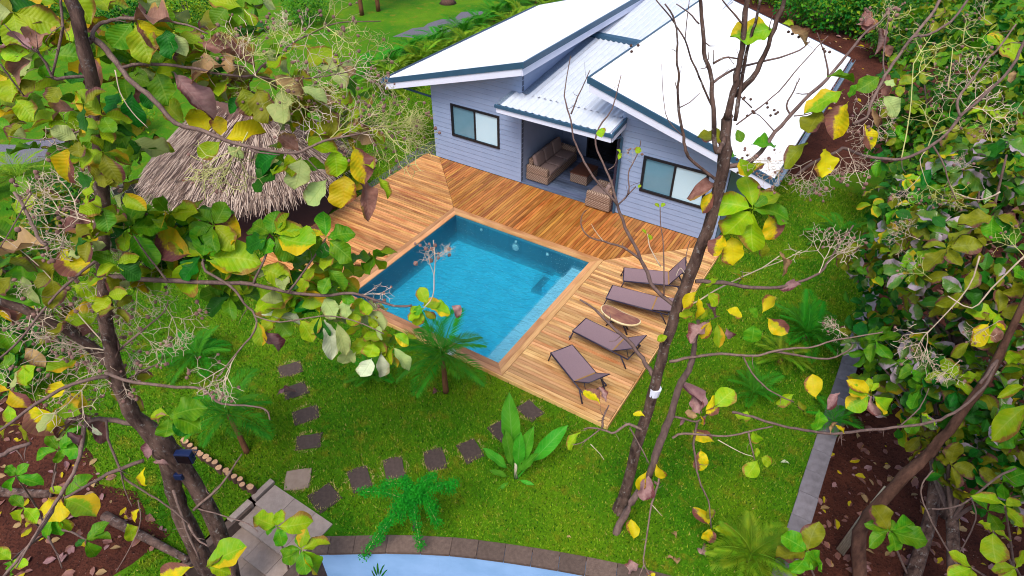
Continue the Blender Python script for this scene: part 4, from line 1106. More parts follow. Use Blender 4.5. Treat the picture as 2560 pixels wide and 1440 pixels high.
# ------------------------------------------------------------------ tall teak tree on the lower left
tA_base = Vector((4.0, -12.4, LOW))
tA = thing('teak_tree', 'tall teak tree with dark double trunk and pinkish seed clusters beside the steps', 'tree', tA_base)
def dA(x, y):
    d = 5.5 + .0026 * max(y, 0) + (0 if y < 900 else (y - 900) * .0018)
    return d
R_ = lambda w, d: w * .5 * d / FPX
pb = C0 + (tA_base - C0)
def pxd(p):
    v = p - C0; z = v.dot(_f); return (1280 + FPX * v.dot(_r) / z, 720 - FPX * v.dot(_u) / z, z)
bx_, by_, bd_ = pxd(tA_base)
branch(tA, [(bx_ + 14, by_, bd_, R_(57, bd_)), (585, 1460, 11.2, R_(38, 11.2)), (538, 1305, 10.4, R_(38, 10.4)), (499, 1237, 10.0, R_(38, 10)), (457, 1165, 9.5, R_(43, 9.5)), (425, 1125, 9.2, R_(48, 9.2)), (394, 1095, 8.95, R_(46, 8.9)), (337, 1040, 8.6, R_(40, 8.6)), (310, 985, 8.3, R_(37, 8.3)),
            (284, 905, 7.9, R_(35, 7.9)), (266, 800, 7.4, R_(32, 7.4)), (258, 690, 7.05, R_(28, 7.0)), (256, 560, 6.7, R_(31, 6.7)), (252, 420, 6.3, R_(31, 6.3)), (240, 290, 6.0, R_(32, 6)), (222, 170, 5.7, R_(32, 5.7)), (196, 60, 5.45, R_(30, 5.4)), (170, -40, 5.3, R_(31, 5.3)), (120, -240, 4.9, R_(26, 4.9))], 'trunk', 'bark', 12)
branch(tA, [(bx_ - 55, by_ - 10, bd_, R_(60, bd_)), (540, 1478, 11.3, R_(44, 11.3)), (499, 1387, 10.8, R_(42, 10.8)), (450, 1275, 10.2, R_(40, 10.2)), (431, 1200, 9.7, R_(42, 9.7)), (410, 1130, 9.2, R_(46, 9.2)), (380, 1085, 8.9, R_(44, 8.9))], 'trunk', 'bark', 10)
BA = [  # pixels, depth from-to, width from-to, material
 ('292,925 220,860 150,815 50,770 -60,735', 8.0, 7.0, 34, 22, 'bark'),
 ('330,1060 265,1048 229,1050 210,1069 203,1121 184,1181 150,1241 128,1279 105,1320 56,1384 10,1440', 8.8, 8.2, 15, 9, 'bark_pale'),
 ('150,1241 110,1300 80,1350 40,1420', 8.4, 8.2, 8, 5, 'bark_pale'),
 ('360,1151 270,1185 210,1218 161,1245', 9.1, 8.8, 12, 8, 'bark_mid'),
 ('266,1050 270,1095 296,1162 311,1196 356,1226 412,1260 469,1305', 8.7, 9.6, 8, 5, 'bark_pale'),
 ('300,1165 308,1210 318,1240 330,1265', 9, 9.2, 4, 3, 'bark_pale'),
 ('262,930 337,956 442,967 502,971 525,986 555,1009 637,1016 667,1027 675,1050', 7.9, 8.4, 11, 5, 'bark_pale'),
 ('260,692 420,703 540,706 633,710 721,730 800,738 883,734 920,745 985,765 1030,764', 7.05, 7.4, 16, 7, 'bark_mid'),
 ('1060,770 1082,740 1085,690 1088,650 1083,600', 7.4, 7.4, 4, 3, 'twig'),
 ('508,650 513,677 573,713 610,757 638,789 635,831 597,876 537,951', 6.9, 7.6, 9, 4, 'bark_pale'),
 ('638,789 700,805 804,790 880,800 960,835', 7.2, 7.4, 5, 4, 'bark_pale'),
 ('420,703 370,640 335,590', 7.0, 6.9, 7, 5, 'bark_mid'),
 ('633,710 660,650 682,590', 7.2, 7.1, 8, 6, 'bark_mid'), ('721,730 780,650 815,596', 7.2, 7.1, 7, 5, 'bark_mid'),
 ('212,112 233,97 267,127 300,170 333,207 383,250 427,297 460,317 520,332 560,350 620,367 707,382 753,378 793,360 820,350 903,333 953,317', 5.6, 6.3, 19, 5, 'bark_pale'),
 ('753,382 787,417 820,450', 6.1, 6.2, 5, 3, 'bark_mid'), ('620,367 640,380 700,388', 6.0, 6.0, 6, 4, 'bark_mid'),
 ('300,170 350,160 417,163 483,170 533,182 600,190 633,188 653,167 687,143 734,106 771,87 815,66 865,55 952,53', 5.7, 6.4, 10, 3, 'bark_mid'),
 ('633,188 690,200 780,195 870,180', 6.0, 6.2, 5, 3, 'bark_mid'),
 ('230,97 237,70 260,57 290,48 330,47 400,50 467,63 520,85', 5.6, 5.8, 13, 5, 'bark_pale'),
 ('288,175 300,230 330,280 370,320', 5.7, 5.9, 5, 2.5, 'twig'),
 ('228,190 207,190 143,197 130,190 113,157 98,133 90,120', 5.75, 5.4, 11, 7, 'bark_mid'),
 ('98,133 60,110 10,60', 5.4, 5.2, 6, 3, 'bark_mid'),
 ('150,-10 155,50 153,90 130,190', 5.3, 5.6, 9, 7, 'bark_pale'), ('0,160 30,200 60,240', 5.4, 5.6, 6, 4, 'bark_mid'),
 ('255,300 190,330 100,350 20,340', 6.0, 5.8, 7, 3, 'bark_mid'),
 ('35,480 60,520 80,560 100,600 116,612', 6.4, 6.4, 9, 12, 'bark_pale'), ('80,480 30,570 0,620', 6.4, 6.3, 6, 5, 'bark_mid'),
 ('258,640 180,700 120,760 40,860 -20,910', 7.0, 7.2, 9, 6, 'bark_mid'), ('290,880 310,865 350,830 410,780 420,750', 7.8, 7.4, 9, 4, 'bark_pale'),
 ('285,900 298,870 280,820 270,800', 7.8, 7.5, 8, 6, 'bark'), ('262,860 200,790 130,700 70,640 0,590', 7.6, 6.9, 5, 3, 'twig'),
 ('270,940 180,960 90,1010 10,1070 -30,1090', 7.9, 7.6, 12, 8, 'bark_mid'), ('300,960 350,930 400,905 405,880', 8.2, 8, 6, 4, 'bark_mid'),
 ('0,1140 40,1120 75,1108', 8.4, 8.4, 14, 12, 'bark_mid'), ('120,1340 140,1380 155,1420', 8.6, 8.8, 7, 4, 'bark_pale'),
 ('345,1250 352,1300 330,1360 290,1430', 9.4, 9.6, 4, 3, 'bark_pale'), ('470,1310 490,1345 520,1365', 10, 10, 8, 5, 'bark_pale'),
 ('435,1225 465,1320 500,1400', 9.6, 10.3, 9, 6, 'bark_pale'), ('484,1275 550,1215 605,1135', 10, 9.6, 9, 4, 'bark_pale'),
 ('490,1270 560,1290 620,1310 645,1330', 10, 10, 5, 4, 'bark_pale'), ('140,1180 132,1215 135,1230', 8.6, 8.6, 5, 4, 'bark_pale'),
]
for s, d0, d1, w0, w1, m in BA: br2(tA, s, d0, d1, w0, w1, 'branch', m, 6 if w0 > 6 else 4)
LA = """430,52,313,20,br,0,1.15 337,43,410,130,yb 330,55,285,125,g,0,1.2 335,60,385,148,b 413,70,430,145,d 420,80,473,135,p 495,105,627,145,br,0,.8 563,165,450,182,t,0,1.2
390,180,425,258,g,0,1.2 435,180,518,288,m,0,.8 460,305,400,255,b 520,335,472,262,y 553,342,551,290,y,0,1.2 560,348,664,322,y,.1,1.15 553,353,497,398,b 567,363,605,398,p 700,385,620,412,d,0,1.1 703,403,645,486,d,0,1.1
717,383,740,440,b 753,393,745,476,p 750,380,700,335,br 757,347,836,374,b 833,370,852,445,b 820,447,765,515,p,0,1.1 860,433,862,524,y,0,1.1 883,365,932,450,yb 900,440,945,548,br,0,.55 853,333,920,315,b
705,220,710,320,p 620,250,560,268,d 640,220,675,300,o 605,217,632,290,o 750,217,816,247,p 683,187,750,240,t 945,440,975,495,b,0,.8
90,127,92,35,br 88,130,-8,72,m 80,132,5,130,b 115,135,200,138,g 110,157,103,200,g 83,150,-6,182,br 95,200,42,238,o 187,277,105,262,br 150,215,118,258,o 165,300,60,300,b,0,1.2 300,228,262,288,d 330,230,324,318,d,0,1.1 250,288,330,348,g,0,1.2
352,227,388,265,d 200,262,225,228,b 60,310,2,348,o 183,365,128,452,yb 287,360,332,398,b 215,60,150,95,b 30,340,-20,290,g 120,300,170,340,b 40,250,90,290,b 210,330,250,380,g 160,180,205,215,d 60,190,20,225,b 270,330,215,350,b
508,647,420,548,b 480,637,365,595,yb 520,637,604,545,yb 508,650,430,730,b,0,1.2 515,650,642,682,gy 520,640,562,608,g 525,645,645,630,b 506,645,525,560,g 500,640,460,700,d
320,570,332,498,g 325,572,415,555,g 315,572,265,622,d 330,580,378,668,g 318,575,306,632,b 312,566,262,540,d 326,566,372,505,g
115,610,-5,632,t,0,1.1 60,640,-10,600,o 112,770,2,650,g,0,1.2 150,618,200,702,yb 143,723,125,772,yb 180,715,270,725,b 320,693,370,678,b 60,867,112,915,t,0,.8 95,910,42,962,b 5,820,32,885,g 30,690,-10,740,o 105,765,40,690,p,0,.5
680,587,680,522,g 680,585,625,553,g 685,583,753,555,b 690,590,790,628,gy 678,592,662,640,g 685,592,742,646,g 676,590,598,622,d 690,586,720,530,b 672,585,640,610,g
815,595,811,522,g 820,595,884,568,g 820,600,884,646,g 812,592,768,560,yb 810,598,748,598,g 815,602,806,650,d 822,598,850,620,b
650,670,738,696,b 819,670,862,724,g 815,668,803,640,b 825,665,862,664,g 790,670,757,702,b 825,690,800,735,g 770,690,740,740,b 842,720,880,712,b 850,735,885,760,g
639,779,714,705,b,0,1.15 654,786,755,797,w,.1,.8 640,797,657,868,gy,0,.7 655,825,704,882,m 804,790,777,838,b 800,785,788,733,yb 800,790,800,856,d 790,775,733,758,d 795,780,748,776,d 808,745,845,792,p 810,800,852,898,w,0,.7 841,805,873,890,p,0,.6
965,850,903,838,b,0,1.1 935,858,925,898,b,0,1.5 930,895,904,948,w 953,880,953,950,w,0,.9 980,865,1031,931,p,0,.7 984,835,1027,858,gy,0,.8 890,880,873,905,p 862,745,868,800,p,0,.8 905,745,915,790,b 960,800,935,850,p,0,.6 920,790,950,815,b 895,770,880,820,b 750,800,790,850,b
424,1042,512,1000,g 425,1045,508,1052,g,0,1.1 421,1045,420,1098,g,0,1.3 422,1040,374,1026,b 430,1050,470,1090,d 418,1036,380,1050,t
70,1000,114,1108,yb,0,1.15 225,1018,128,1008,yb 225,1050,138,1035,m 60,915,62,968,b 75,1050,42,1108,o 20,1010,30,1060,b 230,1060,245,1095,w,0,.6 155,950,130,1000,y
363,1168,340,1224,y,0,.6 370,1150,374,1092,m 380,1155,418,1160,m,0,.6 352,1270,318,1302,y 318,1310,341,1348,b 97,1275,168,1265,y 160,1248,250,1272,gy
517,1417,606,1352,gy 520,1420,580,1426,b 515,1418,552,1382,o 484,1417,388,1442,yb,0,.7 1055,765,1100,750,gy 1060,770,1022,800,b 1050,775,1045,820,b 1068,762,1045,718,b 1070,765,1130,772,gy 1060,775,1085,800,o 1130,765,1160,785,m 1045,765,1025,780,b 1050,760,1042,790,g"""
leaves_px(tA, LA, dA, 1.12)
# denser foliage behind the picked-out leaves: whorls of leaves along the crown's boughs
KF = ['g', 'b', 'o', 'd', 'gy', 'yb', 'p', 'br', 'm', 'y']
WG = 'g g g b b b b b o d gy gy b p g br y'.split()
its = []
def whorl(x, y, d, n, L, pool_=WG):
    p = at(x, y, d); ax = (Vector((0, 0, 1)) + rdir() * .7).normalized(); o1 = ax.orthogonal().normalized(); a0 = rl.uniform(0, 6)
    for k in range(n):
        yv = (Quaternion(ax, a0 + k * 6.283 / n + rl.uniform(-.4, .4)) @ o1) + ax * rl.uniform(-.55, .45)
        its.append((p, p + yv.normalized() * rl.uniform(L * .75, L * 1.15), ax + rdir() * .4 + (C0 - p).normalized() * .3, rl.choice(pool_)))
for i in range(62):
    x = rl.uniform(-60, 640); y = rl.uniform(-40, 400)
    if x > 380 and y > 150 + (640 - x) * .5: continue
    whorl(x, y, dA(x, y) + rl.uniform(.2, 1.3), rl.randint(3, 6), .36)
for i in range(16):
    x = rl.uniform(560, 900); y = rl.uniform(110, 330); whorl(x, y, dA(x, y) + rl.uniform(.1, .7), rl.randint(2, 4), .30, 'b b b p gy g o t'.split())
for i in range(30):
    f = rl.random(); x = 290 + 600 * f + rl.uniform(-60, 60); y = 560 + 130 * f + rl.uniform(-70, 110); whorl(x, y, dA(x, y) + rl.uniform(.05, .7), rl.randint(4, 6), .34, 'g g g b b d gy b'.split())
for i in range(14):
    f = rl.random(); x = 700 + 300 * f + rl.uniform(-40, 40); y = 730 + 120 * f + rl.uniform(-50, 60); whorl(x, y, dA(x, y) + rl.uniform(0, .5), rl.randint(3, 5), .30, 'b b p g b gy w'.replace('w', 'p').split())
for i in range(26):
    x = rl.uniform(-50, 330); y = rl.uniform(430, 1080); whorl(x, y, dA(x, y) + rl.uniform(-.2, .9), rl.randint(2, 4), .34, 'g b o o yb m p br gy g'.split())
for (x, y, n) in ((235, 320, 5), (255, 380, 5), (250, 450, 4), (262, 520, 4), (240, 600, 5), (270, 660, 4), (265, 740, 4), (225, 260, 3)):
    whorl(x + rl.uniform(-22, 30), y, dA(x, y) - .62, n, .27, 'g b b d gy o g'.split()); whorl(x + rl.uniform(-60, 60), y + 30, dA(x, y) - .5, 3, .25, 'g b b gy o p'.split())
for i in range(16):
    x = rl.uniform(690, 960); y = rl.uniform(250, 430); whorl(x, y, dA(x, y) + rl.uniform(.0, .6), rl.randint(2, 4), .30, 'b b b p gy g y'.split())
KF.append('t'); foliage_hi('foliage', its, KF, tA)
PANA = """253,420,120,290 258,420,285,315 250,500,120,420 250,450,265,380 620,330,520,490,1 610,360,480,480 734,106,800,30 771,87,900,20 815,66,880,130 771,87,740,180 734,106,660,40 700,210,820,230 780,195,900,120 870,180,960,70 690,200,790,290 640,190,560,110 900,333,1010,270 940,318,1080,290 953,317,1060,370 953,317,1040,440 903,333,930,230 700,200,860,280 820,350,900,260 600,190,640,90 800,290,900,330
250,560,40,510 250,560,150,500 256,600,200,520 258,620,100,620 262,690,180,610 258,640,330,560 262,700,340,640 265,760,170,720 268,800,80,760 270,830,260,740 280,880,60,830 285,900,170,880 290,920,110,960 300,950,350,880 290,900,250,830 300,930,330,1010 410,760,480,880 350,830,440,900 597,876,520,980,1 560,920,470,960 540,945,560,1010 40,860,-10,800 130,700,30,720 200,790,120,840 320,700,420,790 150,815,190,900 60,960,-20,960 250,640,215,560 230,800,300,780 200,960,290,960 90,1010,60,930 1085,690,1060,600 1085,660,1130,610 880,735,985,730 300,560,380,520 250,480,330,440 120,560,60,440 180,700,240,600 300,860,380,930 150,860,60,700 320,760,250,690 200,640,130,560 100,900,180,860 280,960,200,900 350,700,300,600 160,980,240,1040 60,780,130,850 260,900,330,820 953,317,1090,310 930,330,980,420 860,180,940,150 640,190,760,240 256,500,200,420 256,560,330,500 256,640,200,700 262,720,330,790 262,780,190,850 256,430,320,380 250,350,180,300 300,860,230,930 270,820,350,760 210,1069,150,1000 256,600,300,660 250,520,160,560 600,190,580,60 640,190,620,20 690,144,720,50 690,200,740,260 735,106,690,20 780,195,850,250 840,350,930,230 840,350,960,280 900,333,1000,360 953,317,1100,330 870,180,980,200 780,195,800,330 653,203,600,260 690,200,640,280 953,317,1020,230 903,333,860,400"""
for i, tok in enumerate(PANA.split()):
    a = list(map(float, tok.split(',')))
    d = dA(a[0], a[1]) + rl.uniform(-.3, .5)
    panicle(tA, at(a[0], a[1], d), at(a[2], a[3], d + rl.uniform(-.15, .15)), i, 'twig_y' if (a[1] < 450 and i % 3) else 'twig', rl.randint(4, 8), .027 if a[1] > 430 else .018)

# floodlights strapped on the trunk
for (x, y, d, lb, sc) in ((462, 1142, 9.1, 'navy floodlight clamped high on the double trunk, facing the lawn', 1.0), (449, 1188, 9.5, 'smaller navy junction box on the double trunk below the floodlight', .55)):
    p = at(x, y, d); t = thing('floodlight' if sc == 1 else 'junction_box', lb, 'floodlight' if sc == 1 else 'junction box', p, rz=.5)
    h = rbox(-.12 * sc, .12 * sc, -.05, .05, -.10 * sc, .10 * sc, .015); part(h, 'housing', M['navy'], t, world=False)
    b = MB(); b.box(-.10 * sc, .10 * sc, -.058, -.051, -.08 * sc, .08 * sc); part(b, 'lens' if sc == 1 else 'lid', M['dark_glass'] if sc == 1 else M['navy'], t, world=False)
    b = MB(); b.tube([(-.13 * sc, 0, 0), (-.13 * sc, .12, 0), (.13 * sc, .12, 0), (.13 * sc, 0, 0)], .012, 5); part(b, 'bracket', M['navy'], t, world=False)

# ------------------------------------------------------------------ sparse teak tree on the lawn right of the deck
tB_base = Vector((8.96, -6.82, GZ))
tB = thing('teak_tree', 'slender sparse teak tree on the lawn before the loungers, with white trunk band', 'tree', tB_base)
def dB(x, y):
    K = [(-100, 6.2), (0, 6.5), (300, 7.3), (650, 8.5), (900, 9.8), (1100, 11.0), (1300, 11.6), (1440, 11.4)]
    for (a, p), (c, q) in zip(K, K[1:]):
        if y <= c: return p + (q - p) * max(0, (y - a)) / (c - a)
    return K[-1][1]
branch(tB, [(1545, 1318, 12.76, R_(62, 12.7)), (1549, 1292, 12.60, R_(50, 12.6)), (1553, 1268, 12.45, R_(37, 12.5)), (1560, 1240, 12.25, R_(30, 12.2)), (1590, 1125, 11.4, R_(27, 11.4)), (1632, 985, 10.4, R_(27, 10.4)), (1652, 900, 9.95, R_(27, 9.9)), (1690, 780, 9.3, R_(27, 9.3)), (1724, 690, 8.8, R_(28, 8.8)), (1766, 580, 8.3, R_(30, 8.3)), (1796, 480, 7.9, R_(31, 7.9)), (1812, 400, 7.6, R_(30, 7.6)), (1812, 340, 7.45, R_(28, 7.4)), (1820, 285, 7.3, R_(26, 7.3))], 'trunk', 'bark', 10)
b = MB(); c = [at(1634, 982, 10.38), at(1638, 972, 10.32)]; b.tube([c[0] - (c[1] - c[0]) * .3, c[1] + (c[1] - c[0]) * .3], R_(30.5, 10.4), 12); part(b, 'white_band', M['white_paint'], tB)
BB = [
 ('1812,345 1800,375 1787,373 1783,272 1775,175 1763,148 1756,78 1748,-20', 7.4, 6.3, 15, 11, 'bark'),
 ('1818,300 1833,233 1849,163 1857,97 1868,0 1872,-60', 7.3, 6.3, 22, 15, 'bark'), ('1833,240 1880,195 1911,136 1935,70 1962,0 1985,-60', 7.2, 6.3, 17, 12, 'bark'),
 ('1840,300 1848,230 1857,187 1872,109 1888,58 1903,-10', 7.3, 6.4, 13, 9, 'bark'),
 ('1783,160 1810,144 1841,146 1865,150', 7.0, 6.9, 7, 5, 'bark'), ('1785,206 1830,175 1896,156 1950,144 2000,125 2024,105', 7.1, 7.3, 8, 4, 'bark_mid'),
 ('1800,455 1763,428 1728,400 1713,377 1709,342 1699,296 1695,233 1697,187 1691,148 1693,89 1682,39 1662,10', 7.8, 6.8, 11, 5, 'bark'),
 ('1788,290 1779,264 1759,218 1744,183 1728,148 1713,101 1686,58 1670,35 1640,0', 7.3, 6.7, 7, 4, 'bark'), ('1713,101 1716,60 1722,10 1725,-20', 6.9, 6.6, 4, 3, 'bark_mid'),
 ('1709,342 1670,300 1658,240 1654,160', 7.5, 7.4, 3, 2, 'bark_mid'), ('1700,268 1725,255 1750,232', 7.4, 7.3, 4, 2, 'bark_mid'), ('1695,233 1688,205', 7.2, 7.2, 4, 3, 'bark'),
 ('1748,60 1720,30 1690,10', 6.7, 6.6, 5, 3, 'bark_mid'), ('1770,150 1772,130', 6.9, 6.9, 4, 3, 'bark'), ('1783,158 1784,125', 6.9, 6.8, 4, 3, 'bark'), ('1856,60 1830,30 1805,0', 6.6, 6.5, 6, 4, 'bark'),
 ('1800,420 1880,400 1938,331 1977,288 2028,233 2067,198 2121,132 2160,86 2197,57', 7.7, 7.4, 15, 7, 'bark_mid'),
 ('1841,311 1900,268 1946,229 1985,183 2043,117 2070,90', 7.4, 7.4, 6, 3, 'bark_mid'), ('1977,288 1966,264 1985,226 2000,194', 7.6, 7.5, 6, 3, 'bark_mid'), ('2071,190 2068,165 2059,128 2043,82', 7.5, 7.4, 6, 3, 'bark_mid'),
 ('1880,270 1860,250 1838,230', 7.5, 7.4, 4, 3, 'bark'), ('1938,331 1900,290 1880,282', 7.6, 7.6, 4, 2, 'bark_mid'), ('1985,290 2020,285 2060,270', 7.6, 7.6, 4, 2, 'bark_mid'),
 ('1690,785 1683,763 1637,724 1617,681 1594,631 1563,568 1543,510 1528,456 1508,409 1489,362 1497,319 1530,272 1553,187', 9.3, 8.6, 13, 3, 'bark_mid'),
 ('1543,510 1481,440 1454,389 1434,347 1427,300 1415,260 1412,225 1427,140', 8.9, 8.5, 8, 3, 'bark_mid'), ('1427,285 1445,240 1460,210 1475,175', 8.5, 8.4, 5, 3, 'bark_mid'),
 ('1547,510 1571,483 1571,432 1582,409 1598,374 1602,351', 8.9, 8.8, 6, 3, 'bark_mid'), ('1547,512 1590,467', 8.9, 8.9, 6, 4, 'bark_mid'), ('1520,425 1535,415 1545,390', 8.8, 8.7, 4, 2, 'bark_mid'),
 ('1598,646 1559,619 1508,603 1473,592 1454,568 1454,541 1464,526', 9.1, 9.0, 8, 3, 'bark_mid'), ('1508,603 1490,580 1478,560', 9, 9, 3, 2, 'twig'),
 ('1660,740 1658,611 1652,568 1650,518', 9.1, 8.9, 5, 3, 'bark_mid'), ('1652,666 1625,619 1619,584', 9.0, 8.9, 4, 3, 'twig'), ('1728,680 1715,650 1722,610 1728,600', 8.7, 8.6, 4, 2, 'bark_mid'),
 ('1640,955 1634,941 1617,913 1599,886 1568,851 1523,809 1488,774 1450,750', 10.2, 10.0, 15, 6, 'bark_mid'),
 ('1674,905 1734,892 1803,886 1855,890 1895,888 1936,878 1990,870 2030,868 2087,850 2153,840 2207,830', 9.9, 9.2, 9, 4, 'bark_pale'),
 ('1936,878 1987,887 2070,897 2120,877 2133,860', 9.6, 9.3, 8, 4, 'bark_mid'),
 ('1859,892 1879,932 1920,973 1964,997 1984,1005', 9.8, 9.8, 6, 4, 'bark_pale'),
 ('1738,702 1808,708 1858,716 1925,720 1993,707 2047,683 2067,660 2097,613 2120,583 2133,563', 8.8, 8.9, 13, 5, 'bark_mid'),
 ('1700,770 1740,755 1790,725 1860,690 1905,670 1948,640', 9.2, 8.8, 6, 4, 'twig'), ('1905,670 1960,650 2005,625', 8.9, 8.8, 3, 2, 'twig'), ('1720,840 1750,810 1800,790', 9.5, 9.4, 4, 2, 'bark_mid'),
 ('1610,1075 1573,1061 1549,1073 1533,1083 1517,1077 1480,1069 1460,1073', 10.9, 10.8, 10, 4, 'bark_pale'), ('1505,1070 1509,1041 1523,1013', 10.8, 10.7, 7, 4, 'bark_mid'), ('1500,1073 1456,1106 1432,1112', 10.8, 10.8, 5, 3, 'bark_pale'), ('1476,1110 1500,1135 1510,1150', 10.8, 10.8, 3, 2, 'twig'),
 ('1573,1069 1597,1110 1622,1158', 11, 11, 6, 4, 'bark_mid'), ('1720,700 1702,670 1690,690', 8.8, 8.8, 3, 2, 'twig'),
]
for s, d0, d1, w0, w1, m in BB: br2(tB, s, d0, d1, w0, w1, 'branch', m, 6 if w0 > 6 else 4)
LB = """1936,70,1830,93,gy,0,.8 1965,62,2042,110,t,0,.6 1955,58,1990,60,b 2067,190,2150,190,g,0,.7 2110,225,2014,272,gy,0,.7 2200,190,2148,228,g 2207,240,2262,284,p,0,.8 2207,205,2235,217,p
2121,253,2065,338,yb,0,1.2 2055,272,2014,340,o,0,1.1 2060,373,2077,442,y,0,1.2 2160,310,2195,372,yb,0,.7 2180,267,2196,325,t,0,.6 1822,350,1746,330,o,0,1.1 1841,323,1858,354,g 1876,362,1955,350,g,0,1.3 1849,393,1870,446,gy,0,1.5 1840,390,1803,374,g
2020,358,1948,398,o,0,.9 1882,521,1872,430,b,0,1.15 1882,521,1772,492,b,0,1.15 1880,524,1810,590,b,.05,1.2 1882,526,1868,634,b,.05,1.2 1885,522,1965,474,b,0,1.1 1884,522,1981,524,g 1883,520,1915,486,g
1812,584,1778,645,yb 1827,588,1841,665,y 1921,537,1950,598,yb,0,1.1 1800,467,1720,460,br 1788,475,1748,527,yb,0,.8 1860,440,1910,400,yb,0,.7 1900,590,1912,650,o,0,.9 1798,697,1763,713,b 1769,732,1800,761,b,0,1.3
1745,740,1750,805,y,0,.9 1765,759,1802,787,m 1742,728,1701,764,y 1773,806,1720,854,m,0,1.1 1777,802,1756,850,y,0,.8 1792,806,1804,872,gy,0,.7 1815,820,1829,857,m 1815,775,1860,786,y,0,1.1 1905,782,1942,735,y,0,1.1 1917,794,1965,835,yb,0,1.1
1885,810,1882,862,g,0,1.2 1870,770,1900,790,g 1815,675,1872,690,gy,0,.8 2002,712,1958,705,m 1948,630,1985,688,t,0,.35 1500,1009,1474,964,yb,0,1.2 1515,1005,1500,965,m,0,.6 1612,1041,1586,1025,y 1755,1033,1737,943,m,0,.8 1750,1035,1725,988,m 1745,1040,1712,1035,t
1760,1030,1817,984,yb,0,.7 1762,1036,1801,1021,yb 1785,1020,1833,968,b,0,1.1 1752,1040,1765,1062,yb 1698,1065,1716,1044,m,0,.7 1785,1105,1736,1073,yb,0,1.2 1752,1122,1757,1184,yb,0,.9 1833,1037,1877,1053,b 1880,1075,1896,1120,b 1895,1150,1868,1196,b,0,1.2
1902,1142,1934,1160,b 1890,1145,1895,1118,b,0,.6 1640,1160,1656,1207,y 1617,1178,1586,1230,y,0,.8 1620,1182,1604,1252,m,0,.9 1585,1350,1585,1300,y,0,1.2 1775,1315,1741,1266,yb 1778,1320,1773,1364,yb 1783,1320,1845,1327,b,0,.7 1770,1268,1785,1300,o 1632,1200,1655,1222,m,0,.6
1452,1080,1406,1116,b,0,.8 1640,1432,1616,1444,yb 1600,1410,1556,1430,m 1505,345,1498,318,b,0,1.2 1589,385,1602,370,b,0,1.3 1545,400,1555,382,b 1648,520,1640,505,b 1652,518,1662,506,b 1617,586,1606,572,b 1620,585,1628,600,b 1595,470,1602,460,b 1550,385,1546,370,b 1670,840,1640,850,b 1735,780,1700,790,b
1985,985,1940,1010,b,0,1.2 1995,1000,2010,1030,o"""
leaves_px(tB, LB, dB, 1.1)
PANB = "1582,409,1585,360,0 2030,400,1930,450,1 2040,400,2000,490 2050,395,2070,500 2120,370,2160,470 2090,380,2140,440 2197,57,2230,10 2190,60,2170,20 2170,300,2130,350 2047,683,2110,560 2067,660,2160,590 1960,400,1860,420 1970,410,1900,470 2120,840,2060,800"
for i, tok in enumerate(PANB.split()):
    a = list(map(float, tok.split(','))); d = dB(a[0], a[1]) + rl.uniform(-.1, .3)
    panicle(tB, at(a[0], a[1], d), at(a[2], a[3], d), i, 'twig', rl.randint(4, 9), .022)
for tok in '1590,118 1985,85 1930,265 1870,280 1875,250 1940,290 1860,400 1850,420 2060,120'.split():   # small dark berries on bare twigs
    x, y = map(float, tok.split(',')); d = dB(x, y)
    for k in range(3):
        q = bpy.data.objects.new('fruit', BERRY); link(q, tB); p = at(x + rl.uniform(-18, 18), y + rl.uniform(-12, 12), d)
        q.matrix_basis = Matrix.Translation(p - tB_base) @ Matrix.Scale(.018, 4)

# second thin stem behind it
tC_base = at_z(1536, 1345, GZ)
tC = thing('teak_sapling_tree', 'thin crooked teak stem on the lawn right beside the slender tree, with hanging yellow leaves', 'tree', tC_base)
branch(tC, [(1530, 1372, 12.36, R_(26, 12)), (1536, 1346, 12.2, R_(20, 12)), (1560, 1290, 11.9, R_(18, 11.9)), (1590, 1240, 11.7, R_(17, 11.7)), (1622, 1190, 11.5, R_(17, 11.5)), (1638, 1142, 11.2, R_(18, 11.2)), (1658, 1085, 10.9, R_(20, 10.9)), (1680, 1035, 10.6, R_(18, 10.6)), (1694, 973, 10.3, R_(17, 10.3)), (1722, 924, 10.0, R_(16, 10)), (1736, 875, 9.8, R_(12, 9.8)), (1745, 800, 9.5, R_(8, 9.5))], 'trunk', 'bark_mid', 8)
for s, d0, d1, w0, w1, m in (
 ('1744,1053 1734,1110 1738,1142 1746,1194 1767,1243 1773,1263 1778,1320', 10.9, 11.3, 8, 4, 'bark_mid'), ('1682,1094 1710,1084 1795,1090 1847,1086 1871,1079 1932,1065', 10.9, 10.6, 8, 5, 'bark_pale'), ('1871,1080 1879,1118 1887,1150', 10.7, 10.8, 6, 4, 'bark_pale'),
 ('1646,1175 1646,1206 1630,1259 1618,1331 1610,1384 1610,1412 1626,1440', 11.3, 11.3, 7, 4, 'bark_pale'), ('1610,1412 1598,1440', 11.3, 11.3, 4, 3, 'bark_pale'), ('1680,1040 1720,1050 1744,1053 1770,1035', 10.6, 10.8, 8, 5, 'bark_mid'), ('1630,1262 1655,1290', 11.3, 11.3, 3, 2, 'twig'), ('1795,1100 1850,1130 1885,1142', 10.8, 10.8, 3, 2, 'twig')):
    br2(tC, s, d0, d1, w0, w1, 'branch', m, 5)
leaves_px(tC, "1740,840,1732,800,g 1750,800,1775,770,b", dB)

